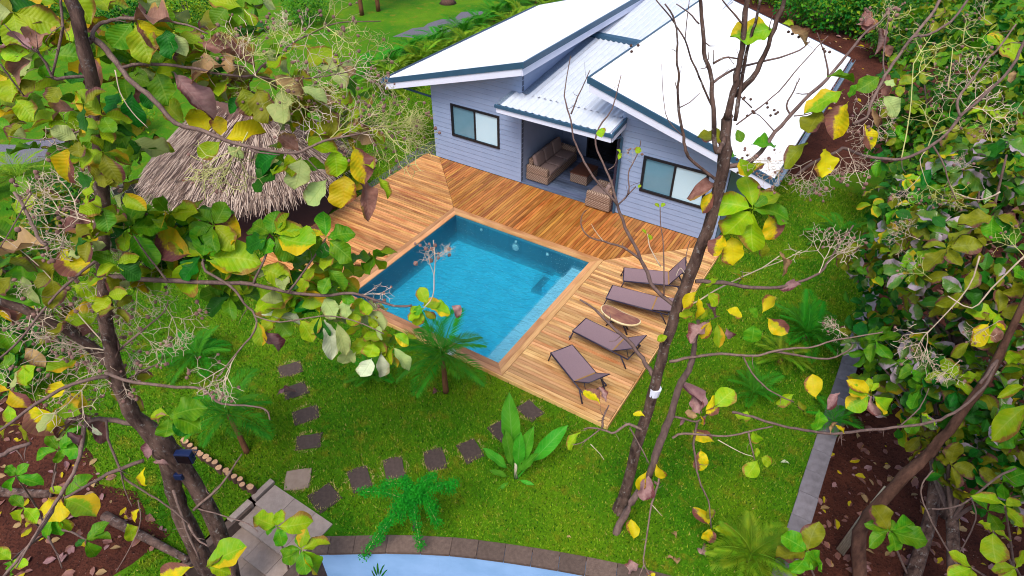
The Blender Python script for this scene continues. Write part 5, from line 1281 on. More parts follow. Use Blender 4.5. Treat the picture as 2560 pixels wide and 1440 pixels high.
# ------------------------------------------------------------------ dense trees beyond the right garden wall
ER = dict()
def right_tree(label, base, blobs, nleaf, nfol, keys, kf, twigs=8, L=(.26, .42)):
    base = Vector(base); t = thing('broadleaf_tree', label, 'tree', base, 'trees beyond the right garden wall')
    cs = [Vector(b_[0]) for b_ in blobs]
    top = sum(cs, Vector()) / len(cs)
    branch_pts = smooth_path([base, base.lerp(top, .4) + Vector((rl.uniform(-.2, .2), rl.uniform(-.2, .2), 0)), top.lerp(base, .12)], 5)
    b = MB(); b.tube(branch_pts, [.15 - .08 * i / len(branch_pts) for i in range(len(branch_pts))], 9); part(b, 'trunk', M['bark'], t, True)
    st = branch_pts[-4]
    for c, r_ in [(c, b_[1]) for c, b_ in zip(cs, blobs)]:
        for k in range(3):
            e = c + Vector((rdir().x * r_[0], rdir().y * r_[1], rdir().z * r_[2])) * .7
            pth = smooth_path([st, st.lerp(e, .5) + rdir() * .15 + Vector((0, 0, .1)), e], 4)
            b = MB(); b.tube(pth, [.045 - .032 * i / len(pth) for i in range(len(pth))], 5); part(b, 'branch', M['bark_mid'] if k else M['bark_pale'], t, True)
    tot = sum(b_[1][0] * b_[1][1] for b_ in blobs)
    for c, (q, r_) in zip(cs, blobs):
        sh = r_[0] * r_[1] / tot
        n = int(nleaf * sh)
        while n > 0:                                    # leaves sit in whorls at twig ends
            d = rdir()
            if d.dot((C0 - c).normalized()) < -.35: continue
            s = rl.uniform(.72, 1.1) * (1 + .2 * mnoise.noise(d * 2 + c))
            p = c + Vector((d.x * r_[0], d.y * r_[1], d.z * r_[2])) * s
            ax = (d + Vector((0, 0, .7)) + rdir() * .4).normalized(); m_ = rl.randint(3, 6); a0 = rl.uniform(0, 6)
            key = rl.choice(keys)
            o1 = ax.orthogonal().normalized()
            for k in range(min(m_, n)):
                y = (Quaternion(ax, a0 + k * 6.283 / m_ + rl.uniform(-.3, .3)) @ o1) + ax * rl.uniform(-.35, .35)
                add_leaf(t, p, p + y.normalized() * rl.uniform(*L), key if rl.random() < .75 else rl.choice(keys), face=ax + rdir() * .35)
            n -= m_
        its = crown_items(c, [x * .88 for x in r_], int(nfol * sh), .26, len(kf), .62, .35, .2)
        if not hasattr(t, '_'): ER.setdefault(t.name, []).extend(its)
    foliage_mesh('foliage', ER[t.name], kf, t)
    return t
KD = ['gp', 'gp', 'o', 'g', 'd', 'gp', 'o', 'g', 'gy', 'o', 'b']
kfd = ['d', 'gp', 'o', 'hedge']
g_ = lambda x, y, d: tuple(at(x, y, d))
right_tree('dense dark glossy tree with purplish patched leaves, middle of the right edge', (14.6, -2.6, LOW), [(g_(2440, 640, 10.5), (1.15, 1.15, .9)), (g_(2330, 560, 11.5), (.8, .9, .7)), (g_(2530, 420, 11), (1.1, 1.1, .9)), (g_(2520, 800, 10.5), (1.0, 1.0, .75)), (g_(2270, 700, 12.2), (.75, .8, .55))], 230, 520, KD, kfd, L=(.32, .50))
right_tree('dense dark tree with glossy leaves just below the yellow leaf near the right edge', (14.2, -4.6, LOW), [(g_(2330, 860, 11.8), (1.0, .9, .65)), (g_(2480, 980, 10.6), (1.0, 1.0, .7)), (g_(2230, 960, 12.6), (.6, .6, .5)), (g_(2540, 1130, 10.2), (.6, .8, .6)), (g_(2200, 860, 13.0), (.7, .7, .5)), (g_(2420, 1150, 11), (.7, .7, .5))], 180, 380, KD, kfd, L=(.32, .48))
right_tree('green leafy tree beside the back end of the garden wall, below the red soil', (13.6, 6.5, LOW), [(g_(2330, 250, 17.5), (1.5, 1.6, 1.3)), (g_(2250, 330, 18), (1.0, 1.0, 1.0)), (g_(2430, 370, 16), (1.5, 1.5, 1.2)), (g_(2320, 440, 16.5), (1.1, 1.1, .9))], 280, 1100, ['g', 'd', 'g', 'o', 'hedge_y', 'd'], ['hedge', 'd', 'g'], L=(.3, .46))
right_tree('light green bushy tree in the top right corner, under the yellow whorl', (15.5, 11, LOW), [(g_(2430, 120, 20), (2.2, 2.2, 1.9)), (g_(2330, 90, 22), (1.7, 1.7, 1.5)), (g_(2540, 200, 17.5), (1.7, 1.7, 1.5)), (g_(2530, 20, 20), (2.2, 2.2, 1.7))], 280, 1500, ['g', 'b', 'o', 'd', 'g', 'hedge_y'], ['hedge', 'g', 'd', 'hedge_y'], L=(.34, .52))
right_tree('loose low leafy tree over the dark soil at the lower right, behind the lime saplings', (15.2, -6.2, LOW), [(g_(2390, 960, 11.2), (1.0, .9, .6)), (g_(2480, 1180, 10.6), (.9, .8, .6)), (g_(2330, 1060, 12.2), (.8, .7, .45)), (g_(2300, 900, 12.4), (.8, .7, .5))], 200, 220, ['g', 'gp', 'o', 'd', 'g', 'gy', 'd'], ['d', 'hedge'], L=(.28, .44))
right_tree('sprawling thin leafy tree leaning over the garden wall, half hiding its capping', (13.6, .6, LOW), [(g_(2210, 640, 14.2), (.8, 1.0, .6)), (g_(2260, 520, 15), (.9, 1.0, .7)), (g_(2190, 780, 13.4), (.6, .7, .45))], 180, 260, ['g', 'gp', 'o', 'd', 'gy', 'd'], ['d', 'hedge'], L=(.28, .42))
# long limbs reaching in from the right, on a tree rooted beyond the wall
tD_base = Vector((13.4, -5.2, LOW))
tD = thing('teak_tree', 'teak tree beyond the garden wall with long bare limbs and bright leaf tufts', 'tree', tD_base)
x_, y_, z_ = pxd(tD_base)
branch(tD, [(x_, y_, z_, R_(36, z_)), (2092, 1395, z_ - .9, R_(34, 11.5)) if False else (2150, 1330, 11.9, R_(31, 11.9)), (2235, 1219, 11.2, R_(30, 11.2)), (2329, 1125, 10.7, R_(26, 10.7)), (2392, 1050, 10.3, R_(22, 10.3)), (2470, 940, 9.9, R_(20, 9.9)), (2540, 800, 9.5, R_(17, 9.5)), (2640, 600, 9.0, R_(16, 9.0))], 'trunk', 'bark_red', 9)
for s, d0, d1, w0, w1, m in (
 ('2450,960 2494,900 2467,956 2430,997 2385,1031 2329,1056 2235,1069 2152,1076 2085,1084 2029,1078 1972,1069 1916,1054 1882,1042 1830,1030', 9.0, 10.2, 9, 8, 'bark_mid'),
 ('2600,30 2560,107 2530,167 2480,220 2427,267 2400,293 2363,337 2320,370 2253,398 2203,397 2153,387 2113,370 2093,380 2033,407 1990,440', 7.4, 7.9, 9, 10, 'bark_mid'),
 ('2400,290 2393,250 2430,200 2467,150 2500,117 2540,60', 7.6, 7.4, 8, 5, 'bark_pale'), ('2333,365 2360,413 2370,450 2390,500', 7.8, 8.0, 6, 3, 'bark_pale'),
 ('2420,0 2377,53 2320,87 2283,93 2255,125', 8.0, 7.9, 7, 8, 'bark_mid'), ('2360,-20 2347,7 2313,57 2277,97 2247,140 2213,187 2203,207 2177,263 2167,293 2133,310', 8.0, 7.8, 9, 9, 'bark_pale'),
 ('2213,190 2208,150 2215,90 2225,20', 7.9, 7.9, 5, 3, 'bark_mid'), ('2253,398 2265,340 2278,250 2283,160', 7.9, 7.8, 4, 2.5, 'twig_y'), ('2320,370 2300,400 2310,440', 8, 8, 3, 2, 'twig'), ('2370,225 2378,160 2382,120', 7.8, 7.8, 3, 2, 'twig_y'),
 ('2245,1070 2290,1030 2310,1000 2322,970', 9.6, 9.6, 5, 3, 'bark_mid'), ('2540,1170 2490,1195 2430,1245 2385,1268 2330,1273', 9.6, 9.9, 7, 5, 'bark_pale'), ('2400,1420 2360,1360 2318,1280 2302,1230 2312,1200 2332,1176', 10.2, 9.8, 6, 4, 'bark_pale'),
 ('2430,1250 2440,1300 2400,1380', 9, 9.2, 5, 4, 'bark_mid'), ('2560,640 2480,720 2430,770 2370,740', 7.8, 8.4, 5, 4, 'twig'), ('2450,640 2420,720 2350,800 2310,840', 8.5, 9.2, 5, 3, 'twig'), ('2500,480 2450,500 2380,480', 7.9, 8.3, 5, 3, 'twig')):
    br2(tD, s, d0, d1, w0, w1, 'branch', m, 6)
dD = lambda x, y: 8.2 if y < 700 else (8.9 if y < 1150 else 9.2)
leaves_px(tD, """2040,997,2025,936,y,0,1.2 2175,986,2128,945,y 2170,988,2113,980,gy 2172,990,2120,1026,gy,0,1.3 2182,988,2237,1041,gy,0,1.2 2178,990,2180,1053,m,0,.9 2178,980,2195,954,b 2175,978,2165,945,b 2100,983,2060,1010,m 2047,1024,2056,1082,g,0,1.2 2085,1060,2124,1087,y,0,.6 2075,1085,2088,1050,t,0,.6
2473,807,2425,860,y,0,1.2 2487,807,2525,815,yb 2475,805,2450,780,o 2490,815,2500,860,br 2483,540,2466,602,g,0,1.3 2485,538,2400,560,o 2490,538,2560,560,o 2490,545,2530,600,d 2565,965,2495,984,b,0,.8 2575,1010,2468,1082,b,0,.8 2560,150,2500,110,b 2500,115,2470,85,gy 2500,115,2530,95,b 2500,110,2500,75,b 2505,118,2520,140,t 2500,175,2480,200,o 2545,170,2560,150,b 2535,175,2530,205,t
2330,1050,2300,1036,b 2335,1052,2338,1068,b,0,.6 2150,205,2120,240,g 2230,260,2200,290,o 2330,420,2300,460,d 2205,395,2180,440,g 2160,20,2165,85,br 2190,60,2220,130,m,0,.5 2205,110,2235,140,br 2215,180,2225,250,br,0,.5 2140,60,2195,65,m""", dD)
for i, tok in enumerate("2283,160,2330,60 2400,290,2470,200 2383,120,2480,70 2300,440,2240,520 2310,440,2330,520 2167,293,2230,330 2225,20,2210,90 2350,800,2240,900 2370,450,2400,520 2430,200,2400,140 2320,370,2380,250 2133,310,2180,250 2220,60,2260,10 2310,840,2290,900 2500,300,2420,330 2450,420,2380,400 2560,640,2500,560 2300,600,2220,560 2330,700,2260,640 2500,800,2420,860 2560,250,2500,330 2400,900,2330,960 2280,200,2330,140 2480,60,2420,20".split()):
    a = list(map(float, tok.split(','))); panicle(tD, at(a[0], a[1], dD(*a[:2]) - .2), at(a[2], a[3], dD(*a[:2])), i, 'twig' if i % 2 else 'twig_y', rl.randint(3, 7), .020)

# teak saplings in the foreground beds
def sapling(label, stem, whorls, base, dw, keys=None, name='teak_sapling'):
    t = thing(name, label, 'sapling', base)
    for (x, y, tips) in whorls:
        d = dw; q = at(x, y, d)
        mid = Vector(base).lerp(q, .5) + Vector((rl.uniform(-.1, .1), rl.uniform(-.1, .1), 0))
        pt = smooth_path([Vector(base), mid, q], 5); b = MB(); b.tube(pt, [.024 - .012 * i / len(pt) for i in range(len(pt))], 6); part(b, 'stem', M['bark_pale'], t, True)
        leaves_px(t, ' '.join('%d,%d,%s' % (x, y, s) for s in tips.split()), lambda a, c: d)
    return t
sapling('teak sapling with two large olive leaves at the near end of the garden wall', None, [(2019, 1378, '1948,1330,g 2033,1299,o,0,1.1 1940,1392,o,0,1.1 2072,1414,g 1993,1444,g,0,1.1 2045,1440,g')], tuple(at_z(2060, 1480, LOW)), 10.4)
sapling('teak sapling with one olive-brown leaf above green ones beside the pale palm stalk', None, [(2224, 1327, '2179,1254,o 2173,1297,g 2304,1305,g 2312,1362,g 2256,1382,g 2165,1350,g 2240,1300,g')], tuple(at_z(2270, 1440, LOW)), 10.2)
sapling('bright lime sapling with small upper tuft at the lower right edge', None, [(2512, 1264, '2447,1225,b,0,.8 2552,1244,b 2548,1318,b,0,.8'), (2482, 1327, '2454,1308,b 2533,1346,b,0,.8 2478,1405,b,0,1.2'), (2430, 1420, '2375,1380,b 2425,1470,b 2370,1440,b'), (2540, 1420, '2500,1460,b 2560,1370,b 2480,1412,b')], tuple(at_z(2540, 1480, LOW)), 8.6)
sapling('light green sapling with two leaf whorls overhanging the garden steps', None, [(693, 1317, '625,1290,b 655,1327,g 712,1372,g 780,1312,b,0,1.1 700,1275,b'), (753, 1373, '698,1410,g 822,1352,b,0,1.1 760,1322,gy 812,1444,gy 705,1372,g 745,1330,g 770,1440,g')], tuple(at_z(735, 1470, LOW)), 10.6)
sapling('low green sapling in the lower left soil bed left of the double trunk', None, [(146, 1125, '80,1137,g 150,1160,g 200,1070,g 228,1121,g 120,1085,g'), (40, 1190, '66,1158,g 10,1165,g 100,1210,g 5,1230,g'), (160, 1240, '220,1194,g 200,1270,gy 130,1210,b'), (60, 1270, '20,1310,b 100,1300,b 30,1240,g'), (140, 1290, '142,1352,g 90,1350,g 180,1330,b'), (215, 1350, '266,1300,g 190,1362,d 240,1402,g 270,1340,g'), (30, 1400, '-10,1370,b 70,1420,b 20,1445,g')], tuple(at_z(120, 1330, GZ)), 9.6)

# ------------------------------------------------------------------ palms and garden plants
def frond_geo(seed, n=34, L=1.0, leaf=.34, droop=.5, flat=.4):
    r = random.Random(seed); vs = []; fs = []; uv = []
    pts = []
    for i in range(n + 1):
        t = i / n; pts.append(Vector((0, L * (t - .12 * t * t), L * (.35 * t - droop * t * t))))
    b = MB(); b.tube(pts, [.014 * (1 - .8 * i / n) for i in range(n + 1)], 4)
    for f in b.f: uv += [(.5, .5)] * len(f)
    for i in range(3, n + 1):
        t = i / n; ll = leaf * (math.sin(math.pi * min(.98, .12 + t * .86)) ** .6) * r.uniform(.88, 1.1)
        d = (pts[i] - pts[i - 1]).normalized()
        for s in (-1, 1):
            side = Vector((s, 0, 0)); up = side.cross(d) * s
            y = (side * (1 - .45 * t) + d * (.55 + .6 * t) + Vector((0, 0, flat * r.uniform(.6, 1.3) - .1))).normalized()
            p = pts[i]; w = .0105 * L
            sd2 = y.cross(Vector((0, 0, 1)))
            if sd2.length < .1: sd2 = d
            sd2.normalize(); q1 = p + y * ll * .5; q2 = p + y * ll + Vector((0, 0, -.22 * ll))
            o = len(b.v)
            b.v += [tuple(p), tuple(q1 + sd2 * w), tuple(q1 - sd2 * w), tuple(q2)]
            b.f += [(o, o + 1, o + 2), (o + 1, o + 3, o + 2)]; b.mi += [0, 0]; uv += [(.5, .1), (1, .5), (0, .5), (1, .5), (.5, 1), (0, .5)]
    return b, uv
FR = {}
def frond_mesh(seed, mat, leaf=.34, droop=.5):
    k = (seed, mat, leaf, droop)
    if k not in FR:
        b, uv = frond_geo(seed, 34, 1.0, leaf, droop); FR[k] = b.mesh('frond', M[mat], None, False, uv)
    return FR[k]
def palm(label, base, trunk_h, nf, L, mat='frond', lean=(0, 0), name='young_palm', group='young palms on the lawn', el=(.25, 1.1), leaf=.34, droop=.55, tr=.05, azs=None):
    base = Vector(base); t = thing(name, label, 'palm', base, group)
    top = base + Vector((lean[0], lean[1], trunk_h))
    if trunk_h > .12:
        pt = smooth_path([base, base.lerp(top, .5) + Vector((lean[0] * -.1, 0, 0)), top], 4)
        b = MB(); b.tube(pt, [tr * (1.35 - .6 * i / len(pt)) for i in range(len(pt))], 9); part(b, 'trunk', M['post'], t, True)
    for i in range(nf):
        az = (i * 2.399 + rl.uniform(-.25, .25)) if azs is None else azs[i % len(azs)] + rl.uniform(-.1, .1)
        e = el[0] + (el[1] - el[0]) * ((i + .5) / nf) + rl.uniform(-.1, .1)
        o = bpy.data.objects.new('frond', frond_mesh(rl.randrange(3), mat, leaf, droop)); link(o, t)
        s = L * rl.uniform(.85, 1.12)
        o.matrix_basis = Matrix.Translation(top - base) @ Matrix.Rotation(az, 4, 'Z') @ Matrix.Rotation(e - .33, 4, 'X') @ Matrix.Scale(s, 4)
    return t
Z = GZ
palm('young coconut palm with a short trunk on the lawn at the near pool edge', at_z(1115, 980, Z), 1.2, 13, 1.2, tr=.055, leaf=.32, el=(.15, 1.4))
palm('young palm with a leaning trunk and silvery fronds left of the stepping stone row', at_z(618, 1132, Z), .95, 11, 1.05, lean=(-.35, .1), tr=.05, el=(.0, 1.2))
palm('low stemless palm beneath the whitish hanging leaves left of the coconut palm', at_z(940, 945, Z), .08, 13, .75, leaf=.30, el=(.45, 1.3), droop=.35)
palm('bushy green palm on the lawn in the middle of the strip by the right wall', at_z(2010, 850, Z), .2, 17, 1.1, leaf=.32, el=(.3, 1.35))
palm('smaller dark palm on the lawn towards the back of the right wall', at_z(2090, 610, Z), .25, 13, 1.05, leaf=.30, el=(.2, 1.3))
palm('spiky palm with pale leaflet tips just right of the hanging yellow leaves', at_z(1950, 905, Z), .15, 11, .75, 'frond_y', leaf=.34, el=(.3, 1.3))
palm('feathery yellow-green palm at the bottom next to the right wall', at_z(1870, 1400, Z), .2, 20, .88, 'frond_y', leaf=.36, el=(.15, 1.3))
palm('small palm among the leaves at the near middle of the right strip', at_z(1880, 990, Z), .12, 9, .75, leaf=.34, el=(.3, 1.3))
palm('broad fan-like palm on the lawn left of the log edging, under the branches', at_z(500, 900, Z), .15, 14, .95, leaf=.36, el=(.1, 1.2))
palm('dark small palm directly right of the block wall', at_z(450, 590, Z), .15, 12, 1.35, leaf=.36, el=(.1, 1.2))
palm('light green palm at the left edge below the gravel path', at_z(60, 470, Z), .3, 14, 1.5, 'frond_y', leaf=.36, el=(.1, 1.2))
palm('tiny palm at the edge of the right wall where the limb crosses', at_z(2080, 1060, Z), .1, 8, .7, leaf=.36, el=(.3, 1.2))
# areca palms along the gravel path behind the house
ORD = 'first second third fourth fifth sixth seventh eighth ninth tenth eleventh twelfth thirteenth fourteenth fifteenth sixteenth seventeenth eighteenth nineteenth twentieth'.split()
ar = []
for k in range(20):
    f = k / 19; ar.append((932 + 420 * f + rl.uniform(-12, 12), 212 - 195 * f + (26 if k % 2 else -14) + rl.uniform(-8, 8)))
ar.sort(key=lambda q: q[0])
for k, (x, y) in enumerate(ar):
    palm('feathery areca palm, %s from the near end of the row along the gravel path' % ORD[k], at_z(x, y, Z), .2, 16, rl.uniform(1.25, 1.7), 'frond_y' if k % 2 else 'frond', name='areca_palm', group='areca palms along the gravel path', el=(.3, 1.4), leaf=.34)
# banana-like plant
bp = thing('broad_leaf_plant', 'banana-like plant with long upright green blades on the lawn before the deck corner', 'plant', at_z(1290, 1195, Z))
def blade_mesh():
    vs, fs, luv = leaf_mesh('leaf', .19, .40, .16, .05, 3, petiole=.36, nt=10, peak=.95); b = MB(); b.add(vs, fs); return b.mesh('blade', M['banana'], None, True, luv)
BL = blade_mesh()
c = at_z(1290, 1195, Z)
for (tx, ty, d_) in ((1262, 950, -2.1), (1440, 1035, -1.5), (1198, 1100, -1.0), (1330, 1050, -1.9), (1230, 1235, -.6), (1338, 1120, -1.5), (1300, 1075, -1.9), (1265, 1060, -1.7), (1345, 1215, -.5), (1215, 1170, -.8)):
    dpt = (c - C0).dot(_f); tip = at(tx, ty, dpt + d_ * .62); tip = c.lerp(tip, .80)
    o = bpy.data.objects.new('leaf_blade', BL); link(o, bp)
    m = leaf_matrix(c + Vector((rl.uniform(-.04, .04), rl.uniform(-.04, .04), 0)), tip, (C0 - c).normalized() + Vector((0, 0, .6)), rl.uniform(-.25, .25), .95); o.matrix_basis = Matrix.Translation(-c) @ m
b = MB(); b.tube([c, c + Vector((0, 0, .5))], [.05, .03], 7); part(b, 'stem', M['sheath'], bp, True)
# feathery drooping shrub
sc = at_z(1035, 1325, Z); sh = thing('feathery_shrub', 'bright green feathery shrub with drooping sprays beside the curved wall', 'shrub', sc)
its = []
dsh = (sc - C0).dot(_f)
b = MB(); b.tube([sc, at(1040, 1255, dsh - .55)], [.03, .02], 6); part(b, 'trunk', M['bark_mid'], sh, True)
for (x, y) in ((905, 1230), (955, 1215), (910, 1390), (960, 1320), (1050, 1365), (1030, 1290), (1095, 1310), (1140, 1205), (1085, 1190), (1010, 1200), (985, 1265), (1130, 1225), (1060, 1210), (1030, 1240), (945, 1350), (1000, 1300), (1090, 1270)):
    top = at(1035 + rl.uniform(-12, 12), 1240 + rl.uniform(-20, 20), dsh - .75); e = at(x, y, dsh - .75 + (1240 - y) * -.0025 + rl.uniform(-.1, .1))
    mid = (top + e) / 2 + Vector((0, 0, .14)); pth = smooth_path([top, mid, e], 9)
    bb_ = MB(); bb_.tube(pth, .007, 4); part(bb_, 'spray_stem', M['twig_y'], sh)
    for p in pth[2:]:
        for k in range(48):
            q = p + rdir() * rl.uniform(.01, .12); its.append((q, (rdir() + Vector((0, 0, -.3))).normalized(), Vector((0, 0, 1)) + rdir() * .6, rl.uniform(.028, .05), .45, 0))
foliage_mesh('foliage', its, ['feather'], sh)
# bushes and trees of the far garden
def bush(label, base, rad, n, keys, L=.16, name='bush', trunk=0, group=None):
    base = Vector(base); t = thing(name, label, 'bush' if not trunk else 'tree', base, group)
    c = base + Vector((0, 0, rad[2] * .8 + trunk))
    for k in range(5):
        e = c + rdir() * min(rad) * .6; b = MB(); b.tube(smooth_path([base + rdir() * .03, base.lerp(e, .5) + rdir() * .1, e], 3), [.04 + .05 * (trunk > 0), .035, .03, .025, .02, .012, .01][:7], 5); part(b, 'stem' if not trunk else 'trunk', M['bark_mid'], t, True)
        if trunk and k > 1: break
    foliage_mesh('foliage' if not trunk else 'crown', crown_items(c, rad, n, L, len(keys), .5, .45, .15), keys, t); return t
bush('round dark green bush at the top edge left of the palm trunks', at_z(770, 60, Z), (1.3, 1.3, 1.2), 1300, ['hedge', 'g'])
bush('yellow-green bush at the top edge behind the leaning trunk', at_z(470, 45, Z), (2.6, 2.4, 1.3), 1800, ['hedge_y', 'hedge', 'b'], .2)
bush('dark bush at the top left between trunk and pink leaf', at_z(330, 60, Z), (2.0, 2.0, 1.6), 1400, ['hedge', 'd'], .22)
bush('low green bush on the far lawn at the top left corner', at_z(90, 60, Z), (2.6, 2.2, 1.5), 1600, ['hedge', 'hedge_y'], .24)
bush('small light bush by the gravel path left of the hut roof', at_z(330, 330, Z), (1.0, 1.0, .7), 800, ['hedge_y', 'b'], .14)
bush('low shrub in the strip between hut and house', at_z(880, 330, Z), (.9, 1.2, .6), 900, ['hedge_y', 'hedge'], .14)
bush('tall dark hedge bush above the red soil, left part', at_z(2050, 70, Z), (3.0, 1.6, 1.7), 2600, ['hedge', 'd', 'g'], .22)
bush('tall dark hedge bush above the red soil, right part', at_z(2180, 95, Z), (2.4, 1.6, 1.9), 2400, ['hedge', 'd', 'hedge_y'], .22)
bush('green hedge bush behind the big right roof', at_z(1940, 10, Z), (2.6, 1.6, 1.4), 1800, ['hedge', 'hedge_y'], .22)
bush('hedge bush behind the soil patch, nearest the light green corner tree', at_z(2235, 150, Z), (1.6, 1.6, 1.6), 1600, ['hedge', 'g', 'd'], .22)
bush('far tall bush at the top right beyond the soil', at_z(2330, 50, Z), (3.0, 3.0, 2.6), 2600, ['hedge', 'd', 'g'], .26)
bush('leafy dark bush leaning over the far end of the right wall', (12.9, 9.0, LOW), (1.3, 1.8, 1.5), 1500, ['hedge', 'd'], .24)
bush('low green ground bush along the wall foot below the glossy tree', (13.2, 1.0, LOW), (.9, 1.6, .8), 900, ['d', 'gp'], .24)
bush('dark leafy shrub at the left edge under the limb', at_z(40, 700, Z), (1.2, 1.2, .9), 900, ['d', 'hedge', 'o'], .2)
bush('dark leafy shrub at the left edge above the red soil', at_z(60, 930, Z), (1.3, 1.1, .8), 900, ['d', 'hedge', 'g'], .2)
bush('leafy shrub between trunk and palms left of the hut', at_z(170, 560, Z), (1.3, 1.3, .9), 900, ['hedge', 'd', 'o'], .2)
for (x, y, h, r_) in ((17.5, -7.5, 8.5, 3.6), (18.5, -1.0, 9.5, 4.0), (19.5, 6.0, 9.5, 3.8)):
    bush({-7.5: 'tall dark shade tree outside the frame beside the near soil bed', -1.0: 'tall dark shade tree outside the frame behind the glossy trees', 6.0: 'tall dark shade tree outside the frame behind the wall end'}[y], (x, y, LOW), (r_, r_, 2.8), 2200, ['d', 'hedge'], .45, 'shade_tree', h - 2)
for (x, y, lb) in ((905, 38, 'pale slim palm trunk on the far lawn, left of two at the top'), (946, 28, 'grey palm trunk on the far lawn, right of two at the top')):
    palm(lb, at_z(x, y, Z), 4.6, 12, 2.0, name='palm_tree', group=None, tr=.10, el=(.0, 1.1))
b = MB(); p = at_z(1120, 8, Z); t = thing('tree_stump', 'red-brown tree stump on the far lawn at the top edge', 'stump', p)
b.tube([p, p + Vector((0, 0, .2)), p + Vector((.03, 0, .45))], [.55, .38, .33], 11); part(b, 'trunk', M['log_bark'], t, True)

sp = at(945, 1450, 10.2); t = thing('small_plant', 'tiny thin-leaved plant in front of the pale blue curved wall', 'plant', sp)
for (x, y) in ((945, 1408), (935, 1415), (960, 1412), (928, 1425), (968, 1425)):
    e = at(x, y, 10.2); add_leaf(t, sp.lerp(e, .2), e, 'd', shape=4, wscale=.35)
# ------------------------------------------------------------------ small things on lawn and soil
for (x, y, lb) in ((932, 790, 'white round garden lamp on the lawn at the left near corner of the pool'), (1129, 881, 'white round garden lamp on the lawn behind the coconut palm')):
    p = at_z(x, y, Z + .1); t = thing('garden_lamp', lb, 'garden lamp', (p.x, p.y, Z), 'white garden lamps beside the pool')
    b = MB(); b.tube([(0, 0, 0), (0, 0, .10)], .022, 8); part(b, 'post', M['white_paint'], t, world=False)
    b = MB(); b.tube([(0, 0, .09), (0, 0, .11), (0, 0, .15), (0, 0, .165)], [.05, .115, .11, .03], 16); part(b, 'lamp_shade', M['lamp_white'], t, True, world=False)
FL = ((1684, 1319, 1690, 1345, 't', 'tan curled dry leaf fallen on the lawn, upper one right of the hanging twig'), (1742, 1352, 1765, 1392, 'm', 'dark mauve dry leaf fallen on the lawn right of the tan ones'), (1665, 1385, 1685, 1400, 't', 'tan dry leaf lying close to the curved wall'), (1690, 1380, 1692, 1412, 't', 'pale dry leaf standing on edge by the curved wall'),
      (1416, 1335, 1428, 1345, 't', 'tiny tan dry leaf on open lawn above the curved wall'), (1952, 1150, 1975, 1160, 'w', 'whitish dry leaf on the dark lawn near the right wall'), (1100, 965, 1082, 985, 'br', 'brown dry leaf beside the coconut palm foot'), (745, 985, 700, 1010, 'm', 'mauve dry leaf lying over a stepping stone'))
for x0, y0, x1, y1, k, lb in FL:
    a, c = at_z(x0, y0, Z + .05), at_z(x1, y1, Z + .04)
    if lb.startswith('mauve'): a.z += .35; c.z += .30
    o = bpy.data.objects.new('fallen_leaf', leaf_data(k, rl.choice([2, 4, 1]))); link(o); o.matrix_basis = leaf_matrix(c, a, Vector((0, 0, 1)), rl.uniform(-.4, .4)); tag(o, lb, 'fallen leaf', 'dry leaves fallen on the lawn')
# litter of dry leaves on the soil, uncountable
b_items = []
for i in range(2600):
    if i % 3 == 0: x, y, z = rl.uniform(-9, 2.2), rl.uniform(-17, -11.7), GZ + .02
    else: x, y, z = rl.uniform(12.2, 18), rl.uniform(-9, 12), LOW + .02
    b_items.append((Vector((x, y, z)), Vector((rl.uniform(-1, 1), rl.uniform(-1, 1), rl.uniform(-.1, .2))), Vector((0, 0, 1)) + rdir() * .5, rl.uniform(.06, .24), .6, rl.randrange(5)))
for i in range(160):
    b_items.append((Vector((rl.uniform(3, 11), rl.uniform(13.5, 26), GZ + .02)), Vector((rl.uniform(-1, 1), rl.uniform(-1, 1), .1)), Vector((0, 0, 1)) + rdir() * .4, rl.uniform(.15, .35), .6, rl.randrange(5)))
o = foliage_mesh('leaf_litter', b_items, ['br', 'm', 't', 'br', 'yb'], None); o['label'] = 'dry brown leaf litter scattered over the red soil'; o['category'] = 'leaf litter'
# pale split palm stalk leaning in the right bed, fallen log in the left bed
p0, p1 = at_z(2100, 1380, LOW + .05), at(2215, 1218, 11.6)
t = thing('dry_palm_stalk', 'pale split palm stalk leaning in the soil bed by the right wall', 'palm stalk', p0)
b = MB(); sdv = (p1 - p0).cross(Vector((0, 0, 1))).normalized()
for k in range(5): b.tube([p0 + sdv * (k - 2) * .035, p0.lerp(p1, .5) + sdv * (k - 2) * .03 + Vector((0, 0, .02 * (k % 2))), p1 + sdv * (k - 2) * .012], [.022, .02, .012], 5)
part(b, 'stalk', M['sheath'], t, True)
def log_(label, a, c, r):
    t = thing('fallen_log', label, 'log', a); b = MB(); b.tube(smooth_path([a, a.lerp(c, .5) + rdir() * .06, c], 5), [r * (1 - .04 * i) for i in range(11)], 9); part(b, 'trunk', M['bark'], t, True)
log_('dark fallen log lying on the left soil bed towards the double trunk', at_z(262, 1290, Z + .08), at_z(470, 1400, Z + .08), .10)
log_('dark thin log lying on soil at the far left edge', at_z(-60, 1222, Z + .08), at_z(130, 1235, Z + .08), .12)

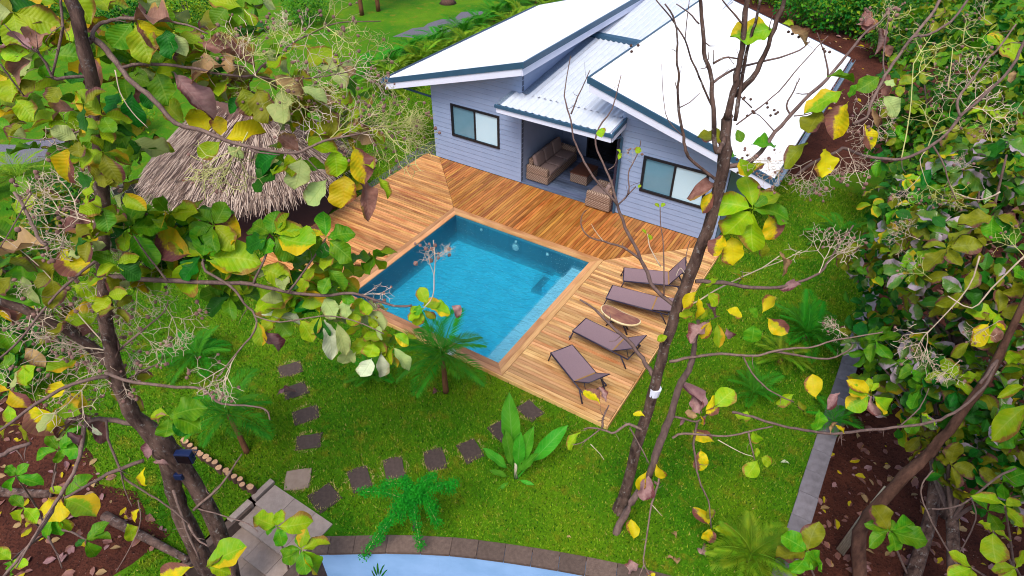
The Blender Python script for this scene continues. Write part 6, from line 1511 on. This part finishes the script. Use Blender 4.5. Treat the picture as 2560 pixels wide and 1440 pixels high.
# ------------------------------------------------------------------ grass blades (real geometry) on the near lawn
rs = np.random.RandomState(5)
NB = 520000
KB = np.array([tuple(kerb_pt(i / 40)[:2]) for i in range(41)])
X = rs.uniform(-8, 11.79, NB); Y = rs.uniform(-13.2, 8.5, NB)
keep = np.ones(NB, bool)
keep &= ~((X > DL - .03) & (X < DR + .04) & (Y > DF - .035) & (Y < 2.9))
keep &= ~((X > -3.1) & (X < 7.7) & (Y > 2.7))
keep &= ~((Y < np.interp(X, KB[:, 0], KB[:, 1]) + .03) & (X > 4.3)); keep &= ~((X > 2.6) & (X < 4.6) & (Y < -9.98))
keep &= ~((X < 2.02) & (Y < np.interp(X, [-10, -4.6, -1, -.2, .6, 1.9, 2.0], [-10.9, -11.35, -11.6, -11.9, -11.72, -11.83, -13.0]) + rs.normal(0, .09, NB)))
keep &= ~(((X - HC.x) ** 2 + (Y - HC.y) ** 2) < 2.6 ** 2)
for cx, cy, r in STONE_C: keep &= ~(((X - cx) ** 2 + (Y - cy) ** 2) < (.235 + .03 * rs.rand(NB)) ** 2)
X, Y = X[keep], Y[keep]; n = len(X)
an = rs.uniform(0, 6.283, n); h = rs.uniform(.03, .075, n) * (.7 + .9 * rs.rand(n) ** 3); ln = rs.uniform(.0, .05, n); w = rs.uniform(.007, .017, n); la = rs.uniform(0, 6.283, n)
V = np.empty((n, 3, 3), np.float32)
V[:, 0] = np.stack([X - np.cos(an) * w, Y - np.sin(an) * w, np.full(n, GZ)], 1); V[:, 1] = np.stack([X + np.cos(an) * w, Y + np.sin(an) * w, np.full(n, GZ)], 1)
V[:, 2] = np.stack([X + np.cos(la) * ln, Y + np.sin(la) * ln, GZ + h], 1)
me = bpy.data.meshes.new('grass'); me.vertices.add(n * 3); me.vertices.foreach_set('co', V.ravel())
me.loops.add(n * 3); me.loops.foreach_set('vertex_index', np.arange(n * 3, dtype=np.int32)); me.polygons.add(n)
me.polygons.foreach_set('loop_start', np.arange(0, n * 3, 3, dtype=np.int32)); me.materials.append(M['blade']); me.update(calc_edges=True)
uvl = me.uv_layers.new(name='UVMap'); uvl.data.foreach_set('uv', np.repeat(rs.rand(n, 2), 3, axis=0).astype(np.float32).ravel())
dv_ = []
for cx, cy, r in STONE_C:
    for k in range(120):
        a_ = rl.uniform(0, 6.283); q = .245 + abs(rl.gauss(0, .035)); x, y = cx + q * math.cos(a_), cy + q * math.sin(a_); e = rl.uniform(0, 6.283); w_ = rl.uniform(.006, .011)
        dv_ += [(x - math.cos(e) * w_, y - math.sin(e) * w_, GZ), (x + math.cos(e) * w_, y + math.sin(e) * w_, GZ), (x + rl.uniform(-.07, .07), y + rl.uniform(-.07, .07), GZ + rl.uniform(.03, .075))]
b = MB(); b.add(dv_, [(3 * k, 3 * k + 1, 3 * k + 2) for k in range(len(dv_) // 3)]); dg_ = part(b, 'dry_grass', M['dry_blade']); dg_['kind'] = 'stuff'; dg_['label'] = 'dry straw coloured grass fringe around the stepping stones'; dg_['category'] = 'grass'
go = bpy.data.objects.new('grass', me); link(go); go['kind'] = 'stuff'; go['label'] = 'short bright green lawn grass around deck and pool'; go['category'] = 'grass'
